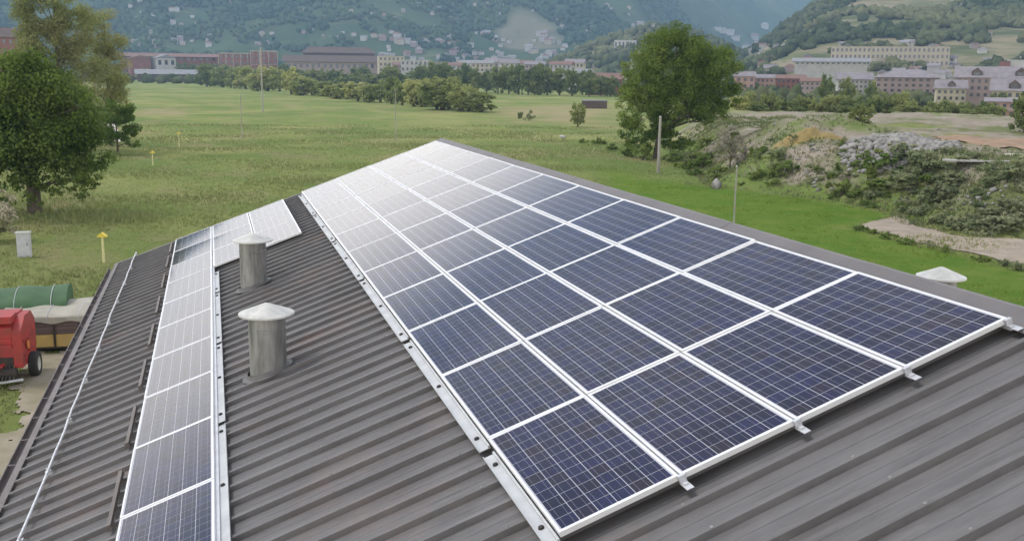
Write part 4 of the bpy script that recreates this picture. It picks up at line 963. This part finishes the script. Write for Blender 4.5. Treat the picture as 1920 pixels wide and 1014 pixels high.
# ------------------------------------------------------------------ farm machines in the yard
def wheel(parent, loc, r, w, name='wheel', rimc='cap', axis='x'):
    o = link(name, None, parent, loc); o.empty_display_size = .1
    if axis == 'x': o.rotation_euler = (0, R(90), 0)
    else: o.rotation_euler = (R(90), 0, 0)
    MB().lathe([(r * .58, -w / 2), (r * .9, -w / 2), (r, -w * .34), (r, w * .34), (r * .9, w / 2), (r * .58, w / 2), (r * .58, -w / 2)], 28).build('tyre', M['black'], o, smooth=True)
    MB().lathe([(.0, -w * .2), (r * .2, -w * .25), (r * .5, -w * .36), (r * .585, -w * .45), (r * .585, w * .45), (r * .5, w * .36), (r * .2, w * .25), (.0, w * .2)], 20).build('rim', M[rimc], o, smooth=True)
    return o
# cream covered trailer: box body of planks, arched tarpaulin
def trailer(loc, rz, L, Wd, hb, harc, tarp, lower, upper, label, bot=.55, two=True):
    t = empty('farm_trailer', loc, rz); tag(t, label, 'trailer', 'tarpaulin covered farm trailers')
    MB().box(-L / 2, L / 2, -Wd / 2 + .1, Wd / 2 - .1, bot - .12, bot - .002).build('chassis', M['baler_dark'], t)
    nb = 4; seg = L / 2
    hlow = (hb - bot) * .45
    for sy in (-1, 1):
        y0 = sy * (Wd / 2)
        for k in range(2):
            a = -L / 2 + k * seg + .015; MB().box(a, a + seg - .03, min(y0, y0 - sy * .05), max(y0, y0 - sy * .05), bot, bot + hlow - .02).build('lower_board', M[lower], t)
            for j in range(2):
                z0 = bot + hlow + j * (hb - bot - hlow) / 2; MB().box(a, a + seg - .03, min(y0, y0 - sy * .045), max(y0, y0 - sy * .045), z0, z0 + (hb - bot - hlow) / 2 - .015).build('upper_board', M[upper], t)
        for k in range(4):
            x = -L / 2 + .03 + k * (L - .06) / 3; MB().box(x - .04, x + .04, min(y0, y0 + sy * .05), max(y0, y0 + sy * .05), bot - .05, hb + .03).build('stake', M['baler_dark' if k % 3 else 'cap'], t)
    for sx in (-1, 1): MB().box(min(sx * L / 2, sx * (L / 2 - .05)), max(sx * L / 2, sx * (L / 2 - .05)), -Wd / 2 + .05, Wd / 2 - .05, bot, hb).build('end_board', M[upper], t)
    nx, ny = 44, 26; V = []; g = random.Random(int(L * 10))
    for i in range(nx):
        x = -L / 2 - .08 + (L + .16) * i / (nx - 1)
        for j in range(ny):
            a = math.pi * j / (ny - 1); y = -math.cos(a) * (Wd / 2 + .07); z = hb + harc * math.sin(a) ** .8 - (.16 + .05 * math.sin(x * 5)) * (1 if j in (0, ny - 1) else 0)
            sag = .035 * math.cos(2 * math.pi * 4 * i / (nx - 1)) * math.sin(a) + .02 * (mn.noise(Vector((x * 1.7, y * 1.9, 3))))
            V.append((x, y, z + sag))
    F = [(i * ny + j, i * ny + j + 1, (i + 1) * ny + j + 1, (i + 1) * ny + j) for i in range(nx - 1) for j in range(ny - 1)]
    mb = MB(); mb.add(V, F)
    for i_ in (0, nx - 1):
        c0 = len(mb.v); ring = [mb.v[i_ * ny + j] for j in range(ny)]; mb.add(ring, [tuple(range(ny)) if i_ else tuple(range(ny - 1, -1, -1))])
    tp = mb.build('tarpaulin', M[tarp], t, smooth=True)
    rope = MB()
    for k in range(5):
        x = -L / 2 + .5 + k * (L - 1) / 4; rope.tube([(x, -math.cos(a) * (Wd / 2 + .085), hb + (harc + .02) * max(0, math.sin(a)) ** .8 + .01) for a in np.linspace(0, math.pi, 15)], .012, 5)
    rope.build('rope', M['cabinet'], tp)
    for x in ((-L * .32, L * .32) if two else (0.,)):
        for sy in (-1, 1): wheel(t, (x, sy * (Wd / 2 - .28), .36), .36, .22, axis='y')
    MB().tube([(-L / 2, 0, bot - .08), (-L / 2 - 1.2, 0, bot - .16)], .05, 8).build('drawbar', M['baler_dark'], t)
    return t
P = at(118, 663)
trailer((P[0] + .75, P[1] + 1.7, 0), R(-4), 5.6, 3.1, 1.40, .26, 'tarp_cream', 'board_yellow', 'board_brown', 'farm trailer with cream tarpaulin, brown boards and ochre lower boards beside the barn', bot=.25)
P2 = far_at(-60, 45.2)
trailer((P2[0], P2[1] + .2, 0), R(2), 6.4, 3.0, 1.35, .78, 'tarp_green', 'tarp_green', 'board_brown', 'farm trailer with rounded green tarpaulin behind the cream one', bot=.5)
# red round baler
P = at(28, 716); bl = empty('round_baler', (P[0] - .62, P[1] + .7, 0), R(-4)); tag(bl, 'red round baler parked on the gravel at the left edge', 'baler')
MB().extrude([(-.95, .75), (.75, .62), (1.15, 1.1), (1.15, 1.9), (.7, 2.38), (-.35, 2.42), (-.95, 2.05)], 'x', -.78, .78).build('bale_chamber', M['baler_red'], bl)
for sx in (-1, 1):
    x0, x1 = sorted((sx * .785, sx * 1.08))
    MB().extrude([(-1.0, .62), (.85, .55), (1.05, 1.0), (1.05, 1.95), (.6, 2.34), (-.3, 2.36), (-1.0, 1.95)], 'x', x0, x1).build('side_shield', M['baler_red'], bl)
    xa, xb = sorted((sx * 1.085, sx * 1.12))
    q = MB(); q.box(xa, xb, -.75, .7, .95, 1.02); q.box(xa, xb, -.75, .7, 1.5, 1.56); q.box(xa, xb, -.12, -.02, 1.02, 1.5); q.build('shield_rib', M['baler_red'], bl)
    q = MB().tube([(sx * 1.12, -.35, 1.3), (sx * 1.16, -.35, 1.3)], .16, 16); q.build('chain_sprocket', M['orange'], bl)
    wheel(bl, (sx * 1.22, .05, .46), .46, .30)
for k in range(4):
    MB().box(-.76, .76, -1.03 + .03 * k, -.955 + .03 * k, 1.36 + k * .2, 1.47 + k * .2).build('front_rib', M['baler_red'], bl)
MB().box(-.8, .8, -.98, -.2, 2.22, 2.47).build('hood', M['baler_red'], bl)
MB().box(-.74, .1, -1.12, -.96, 1.02, 1.26).build('twine_box', M['orange'], bl)
MB().box(-.76, .76, -1.0, -.94, .55, 1.0).build('throat', M['baler_dark'], bl)
pk = MB(); pk.tube([(-.9, -1.2, .48), (.9, -1.2, .48)], .2, 14)
pk.build('pickup_reel', M['baler_dark'], bl)
tn = MB()
for k in range(15):
    for a in (0.4, 1.9, 3.4, 4.9): x = -.84 + k * .12; tn.tube([(x, -1.2 + .18 * math.cos(a), .48 + .18 * math.sin(a)), (x, -1.2 + .36 * math.cos(a + .2), .48 + .36 * math.sin(a + .2))], .008, 4)
tn.build('tine', M['galv'], bl)['kind'] = 'stuff'
db = MB(); db.tube([(-.45, -.9, .75), (-.08, -2.3, .62), (0, -2.9, .6)], .07, 8); db.tube([(.45, -.9, .75), (.08, -2.3, .62)], .07, 8); db.build('drawbar', M['baler_red'], bl)
MB().tube([(-.9, -1.45, .28), (-.3, -1.5, .24), (.5, -1.5, .24), (1.15, -1.42, .3)], .045, 8).build('bumper_bar', M['cabinet'], bl)
MB().tube([(.15, -1.9, .0), (.15, -1.9, .95)], .05, 8).build('parking_jack', M['cabinet'], bl)

# ------------------------------------------------------------------ town: buildings with walls, roofs, windows
def building(px, by, wpx, hpx, label, wall, roof_, cat='building', D=None, depth=.7, roofk='gable', rh=.28, nwx=0, nwy=0, rz=None, name='building', group=None, balc=0, dormer=0, posts=0):
    if D is None:
        P = hit(px, by); 
        if P is None: return
    else:
        q = far_at(px, D); P = np.array([q[0], q[1], 0.]); 
    D_ = np.linalg.norm(P[:2] - CAM[:2]); d = ray(px, by); zb = CAM[2] + d[2] * D_ / np.linalg.norm(d[:2])
    zt = float(h_all(P[0], P[1])); base = min(zb, zt) - 2.0 if D is None else zt - .3
    w = wpx / FPX * D_; h = hpx / FPX * D_; z1 = zb + h - base; dp = w * depth if w < 40 else 18
    az = math.atan2(P[0] - CAM[0], P[1] - CAM[1])
    t = empty(name, (P[0], P[1], base), -az + (random.uniform(-.25, .25) if rz is None else rz)); tag(t, label, cat, group)
    rr = h * rh if roofk != 'flat' else .35; zw = z1 - rr
    MB().box(-w / 2, w / 2, -dp / 2, dp / 2, 0, zw).build('wall', M[wall], t)
    o = w * .04 + .25
    if roofk == 'gable': MB().extrude([(-dp / 2 - o, zw - .02), (dp / 2 + o, zw - .02), (dp / 2 + o, zw + .14), (0, z1), (-dp / 2 - o, zw + .14)], 'x', -w / 2 - o, w / 2 + o).build('roof', M[roof_], t)
    elif roofk == 'end': MB().extrude([(-w / 2 - o, zw - .02), (w / 2 + o, zw - .02), (w / 2 + o, zw + .14), (0, z1), (-w / 2 - o, zw + .14)], 'y', -dp / 2 - o, dp / 2 + o).build('roof', M[roof_], t)
    elif roofk == 'hip':
        a = w / 2 + o; b_ = dp / 2 + o; c_ = max(.1, a - b_ * .8)
        MB().add([(-a, -b_, zw), (a, -b_, zw), (a, b_, zw), (-a, b_, zw), (-c_, 0, z1), (c_, 0, z1)], [(0, 1, 5, 4), (2, 3, 4, 5), (1, 2, 5), (3, 0, 4), (3, 2, 1, 0)]).build('roof', M[roof_], t)
    else: MB().box(-w / 2 - .2, w / 2 + .2, -dp / 2 - .2, dp / 2 + .2, zw + .003, z1).build('roof', M[roof_], t)
    if nwx:
        zb_ = (zb - base) ; fh = (zw - zb_) / nwy; cw = w / nwx
        wm = MB().box(-cw * .23, cw * .23, -.09, .06, 0, fh * .5).mesh('window', M['window'])
        for j in range(nwy):
            for i in range(nwx): link('window', wm, t, (-w / 2 + (i + .5) * cw, -dp / 2 - .02, zb_ + (j + .28) * fh))
    if balc:
        zb_ = zb - base; fh = (zw - zb_) / max(1, nwy)
        bm = MB().box(-w * .48 / 1, w * .48, -1.1, 0, 0, .9).mesh('balcony', M['plaster_rose'])
        for j in range(1, nwy): link('balcony', bm, t, (0, -dp / 2 - .003, zb_ + j * fh - .1))
    if posts:
        pm_ = MB().box(-.28, .28, -.3, .02, 0, zw + .1).mesh('frame_post', M['plaster_cream'])
        for k in range(posts): link('frame_post', pm_, t, (-w / 2 + k * w / (posts - 1), -dp / 2 - .03, 0))
        link('cornice', MB().box(-w / 2 - .4, w / 2 + .4, -dp / 2 - .7, -dp / 2 - .39, zw - .6, zw + .05).mesh('cornice', M['plaster_cream']), t)
        link('cornice', MB().box(-w / 2 - .4, w / 2 + .4, -dp / 2 - .7, -dp / 2 - .39, zw * .55, zw * .55 + .4).mesh('cornice', M['plaster_cream']), t)
    for k in range(dormer):
        x = (k + .5 - dormer / 2) * w / dormer * .9; dm = MB(); dw = min(2.0, w * .13)
        dm.extrude([(x - dw, zw), (x + dw, zw), (x + dw, zw + rr * .55), (x, zw + rr * .9), (x - dw, zw + rr * .55)], 'y', -dp / 2 + .2, 0); o_ = dm.build('dormer', M['roof_dark'], t)
        MB().box(x - dw * .6, x + dw * .6, -dp / 2 + .1, -dp / 2 + .197, zw + .1, zw + rr * .5).build('window', M['window'], o_)
    return t
G = building
# left: steelworks and sheds
G(20, 106, 58, 46, 'dark roofed brick building behind the trees at the left edge', 'brick', 'roof_dark', D=560, nwx=6, nwy=2, rz=0, rh=.35)
G(22, 72, 26, 13, 'small dark rooftop block above the brick building at the left edge', 'roof_dark', 'roof_dark', D=568, roofk='flat', rz=0)
G(345, 116, 190, 14, 'long low red steelworks hall behind the grey shed', 'brick', 'roof_red', D=1250, nwx=18, nwy=1, rz=0.02, rh=.45)
G(452, 124, 62, 22, 'red industrial block with pale frames left of the dark hall', 'brick', 'plaster_cream', D=1180, nwx=7, nwy=2, roofk='flat', rz=0, posts=6)
G(502, 124, 46, 26, 'red industrial block with pale frames beside the tall pole', 'brick', 'plaster_cream', D=1170, nwx=5, nwy=3, roofk='flat', rz=0, posts=4)
G(630, 132, 168, 26, 'wide lower brown wing of the dark steelworks hall', 'plaster_rose', 'roof_dark', D=1120, nwx=16, nwy=1, roofk='gable', rh=.45, rz=0.03, posts=5)
G(640, 112, 126, 22, 'dark brown upper hall of the steelworks with long ridged roof', 'roof_dark', 'roof_dark', D=1150, roofk='hip', rh=.5, rz=0.03)
G(315, 127, 36, 22, 'white house beside the red hall', 'plaster_white', 'roof_grey', D=1240, nwx=3, nwy=1, roofk='end', rz=.5)
G(272, 126, 34, 20, 'dark red gabled shed left of the white house', 'brick', 'roof_red', D=1230, roofk='end', rz=.2)
G(326, 147, 104, 15, 'long grey flat roofed shed behind the meadow edge', 'board_brown', 'roof_grey', D=1040, roofk='gable', rh=.55, rz=.06)
G(735, 137, 46, 30, 'cream town block right of the dark hall', 'plaster_cream', 'roof_grey', D=1050, nwx=6, nwy=3, roofk='flat', rz=.1)
G(782, 136, 56, 22, 'wide grey town block with pale roof', 'plaster_grey', 'plaster_white', D=980, nwx=7, nwy=2, roofk='flat', rz=0)
G(905, 136, 40, 22, 'cream town house behind the tree belt', 'plaster_cream', 'roof_grey', D=900, nwx=5, nwy=2, rz=-.1)
G(952, 140, 34, 28, 'pale grey town house left of the spur', 'plaster_grey', 'roof_slate', D=860, nwx=4, nwy=3)
G(1018, 152, 44, 22, 'long pale house behind the tree belt', 'plaster_cream', 'roof_slate', D=760, nwx=5, nwy=2)
G(1085, 152, 38, 22, 'white house with grey roof left of the dark red shed', 'plaster_white', 'roof_grey', D=720, nwx=4, nwy=2)
G(1128, 168, 66, 30, 'low dark red shed left of the big tree', 'brick', 'roof_red', D=560, rz=0, rh=.4, nwx=6, nwy=1)
G(1112, 197, 46, 9, 'small dark shed with pale posts at the dry field edge', 'roof_dark', 'roof_grey', D=340, roofk='flat', rz=0)
G(1172, 92, 40, 15, 'white low building on the wooded spur', 'plaster_white', 'plaster_white', roofk='flat', nwx=6, nwy=1, rz=0)
G(1118, 86, 12, 10, 'tiny white house left of the white low building on the spur', 'plaster_white', 'roof_grey')
for px, py, w, h in ((1185, 50, 9, 10), (1200, 48, 12, 12), (1214, 50, 10, 8), (1226, 50, 8, 9)): G(px, py + 5, w, h, 'pale house of the hamlet on top of the spur', 'plaster_cream', 'roof_slate', 'house', name='house', group='hamlet houses on top of the spur')
for px, py, w, h in ((1352, 62, 14, 9), (1366, 66, 18, 10), (1378, 76, 16, 9), (1345, 58, 10, 7)): G(px, py, w, h, 'pale house on the shoulder right of the big tree', 'plaster_white', 'roof_slate', 'house', name='house', group='houses on the shoulder right of the big tree')
# right: the housing below the hill
G(1388, 168, 34, 32, 'salmon pink house just right of the big tree', 'plaster_pink', 'roof_slate', D=520, nwx=3, nwy=2, rz=.1)
G(1422, 166, 38, 25, 'low salmon row house beside the salmon pink house', 'plaster_pink', 'roof_slate', D=530, nwx=5, nwy=2, rz=0)
G(1472, 168, 50, 26, 'red brown house with low roof right of the salmon ones', 'brick', 'roof_red', D=540, nwx=6, nwy=2, rz=0.1)
G(1512, 170, 34, 22, 'smaller dull red house left of the grey apartment block', 'plaster_rose', 'roof_red', D=500, nwx=4, nwy=2, rz=-.2)
G(1590, 184, 56, 44, 'grey pale apartment block behind two dark trees', 'plaster_grey', 'roof_slate', D=470, nwx=8, nwy=4, rz=0.1)
G(1690, 184, 100, 48, 'large rose grey apartment block with dark recesses', 'plaster_rose', 'roof_slate', D=460, nwx=9, nwy=4, rz=-.05, balc=0, roofk='hip')
G(1665, 125, 190, 33, 'long cream terrace of flats at the foot of the hill', 'plaster_cream', 'plaster_cream', roofk='flat', nwx=26, nwy=3, rz=.02)
G(1545, 122, 120, 12, 'long grey roofed low building left of the cream terrace', 'plaster_grey', 'roof_grey', D=745, roofk='gable', rh=.6, nwx=14, nwy=1, rz=0)
G(1748, 120, 36, 18, 'cream block at the right end of the cream terrace', 'plaster_cream', 'plaster_cream', roofk='flat', nwx=5, nwy=2, rz=0)
G(1780, 124, 20, 18, 'small white house with violet roof above the slate roofed house', 'plaster_white', 'roof_slate', nwx=2, nwy=2)
G(1816, 184, 62, 52, 'slate roofed house with dormer and rose walls', 'plaster_rose', 'roof_slate', D=400, nwx=6, nwy=3, rz=0, rh=.36, dormer=1)
G(1770, 190, 46, 36, 'lower slate roofed house with dormer left of the rose walled one', 'plaster_cream', 'roof_slate', D=385, nwx=5, nwy=2, rz=.1, rh=.42, dormer=1)
G(1898, 178, 70, 46, 'slate roofed house with dormer at the right edge, upper one', 'plaster_rose', 'roof_slate', D=430, nwx=6, nwy=2, rz=0, rh=.42, dormer=1)
G(1888, 200, 66, 46, 'slate roofed house with wide dormer at the right edge, lower one', 'plaster_cream', 'roof_slate', D=375, nwx=6, nwy=2, rz=0, rh=.45, dormer=1)
G(1880, 222, 66, 34, 'red balconied house low at the right edge', 'plaster_pink', 'roof_slate', D=320, nwx=6, nwy=2, rz=0, rh=.2, balc=1)
G(1886, 136, 26, 20, 'plain white block above the slate roofs at the right edge', 'plaster_white', 'plaster_white', D=735, roofk='flat', rz=.0)
G(1866, 140, 16, 22, 'red block beside the plain white block', 'brick', 'roof_red', D=730, roofk='flat', rz=0)
for px, by, ty, w, lab in ((1538, 182, 132, 32, 'olive tree before the red brown row of houses'), (1578, 186, 138, 34, 'dark round tree before the grey pale apartment block'), (1626, 184, 146, 26, 'small dark tree between the two apartment blocks'), (1860, 190, 168, 34, 'dark tree between the slate roofed houses')):
    P = far_at(px, 350); d = ray(px, ty); tz = CAM[2] + d[2] * 350 / np.linalg.norm(d[:2]); put('town_tree', V_HED[px % 4], (P[0], P[1], 0), (w / FPX * 350,) * 2 + (tz,), lab, 'tree', None)
rt = random.Random(12)
# cluster of the town on the lower slope, hamlets on the mountain and on the hill
walls = ['plaster_cream', 'plaster_white', 'plaster_grey', 'plaster_white', 'plaster_rose']; roofs = ['roof_slate', 'roof_grey', 'roof_red', 'roof_slate']
def sprinkle(n, x0, x1, y0, y1, w0, w1, label, group, dens=None):
    k = 0; tr_ = 0
    while k < n and tr_ < n * 12:
        tr_ += 1; px, py = rt.uniform(x0, x1), rt.uniform(y0, y1)
        if dens and rt.random() > dens(px, py): continue
        w = rt.uniform(w0, w1)
        if G(px, py, w, w * rt.uniform(.62, .95), label, rt.choice(walls), rt.choice(roofs), 'house', name='house', group=group, rh=.34, roofk=rt.choice(('gable', 'end', 'hip'))): k += 1
sprinkle(112, 680, 1085, 62, 131, 6, 14, 'small pale house of the town at the foot of the mountain', 'town houses at the foot of the mountain')
sprinkle(20, 250, 700, 66, 92, 6, 11, 'small pale house low on the mountain behind the steelworks', 'houses behind the steelworks', lambda x, y: .35 + .65 * (abs(x - 320) < 90))
sprinkle(78, 240, 1180, 4, 76, 4, 9, 'small pale house scattered high on the hazy mountainside', 'houses scattered on the mountainside', lambda x, y: .25 + .75 * float(vnoise(x / 70, y / 22, 15) > .55))
sprinkle(34, 1380, 1915, 84, 132, 8, 16, 'house at the foot of the terraced hill', 'houses at the foot of the hill')
sprinkle(14, 1400, 1910, 14, 82, 7, 14, 'house among trees on the terraced hill', 'houses on the terraced hill')
sprinkle(32, 1385, 1900, 132, 172, 11, 22, 'house among the trees of the district below the hill', 'houses of the district below the hill')
def scatter_flat(n, az0, az1, d0, d1, thr, sc, seed):
    g = np.random.default_rng(seed); D = np.sqrt(g.uniform(d0 ** 2, d1 ** 2, n)); a = np.radians(g.uniform(az0, az1, n))
    x = CAM[0] + D * np.sin(a); y = CAM[1] + D * np.cos(a); ok = fbm(x / sc, y / sc, seed) > thr
    return np.stack([x, y, h_ground(x, y)], -1)[ok]
pts = scatter_flat(1000, 28, 46, 330, 750, .5, 40, 87); r = rng.uniform(1.8, 3.6, len(pts))
forest('district_trees', pts, r, r * rng.uniform(1.6, 2.6, len(pts)), M['fol_hill'], 'garden trees crowded between the houses below the hill', 5, ICO2V, ICO2F, .2)
pts = scatter_flat(1500, -12, 26, 780, 1420, .5, 70, 88); r = rng.uniform(2.4, 4.6, len(pts))
forest('town_trees', pts, r, r * rng.uniform(1.5, 2.4, len(pts)), M['fol_hill'], 'trees crowded among the town and the steelworks', 6, ICO2V, ICO2F, .2)
for px, D, w, h, wm_, rf in ((762, 1000, 44, 20, 'plaster_rose', 'roof_red'), (846, 960, 40, 20, 'plaster_grey', 'roof_red'), (880, 1020, 34, 24, 'plaster_white', 'roof_grey'), (925, 980, 30, 28, 'plaster_rose', 'roof_slate'), (975, 940, 40, 24, 'plaster_white', 'roof_red'), (1000, 900, 36, 22, 'plaster_rose', 'roof_slate'), (1050, 840, 40, 22, 'plaster_grey', 'roof_red'), (1075, 900, 34, 26, 'plaster_cream', 'roof_slate')):
    G(px, 138, w, h, 'mid sized town building among trees in the valley centre', wm_, rf, 'building', D=D, nwx=5, nwy=2, group='town buildings in the valley centre')
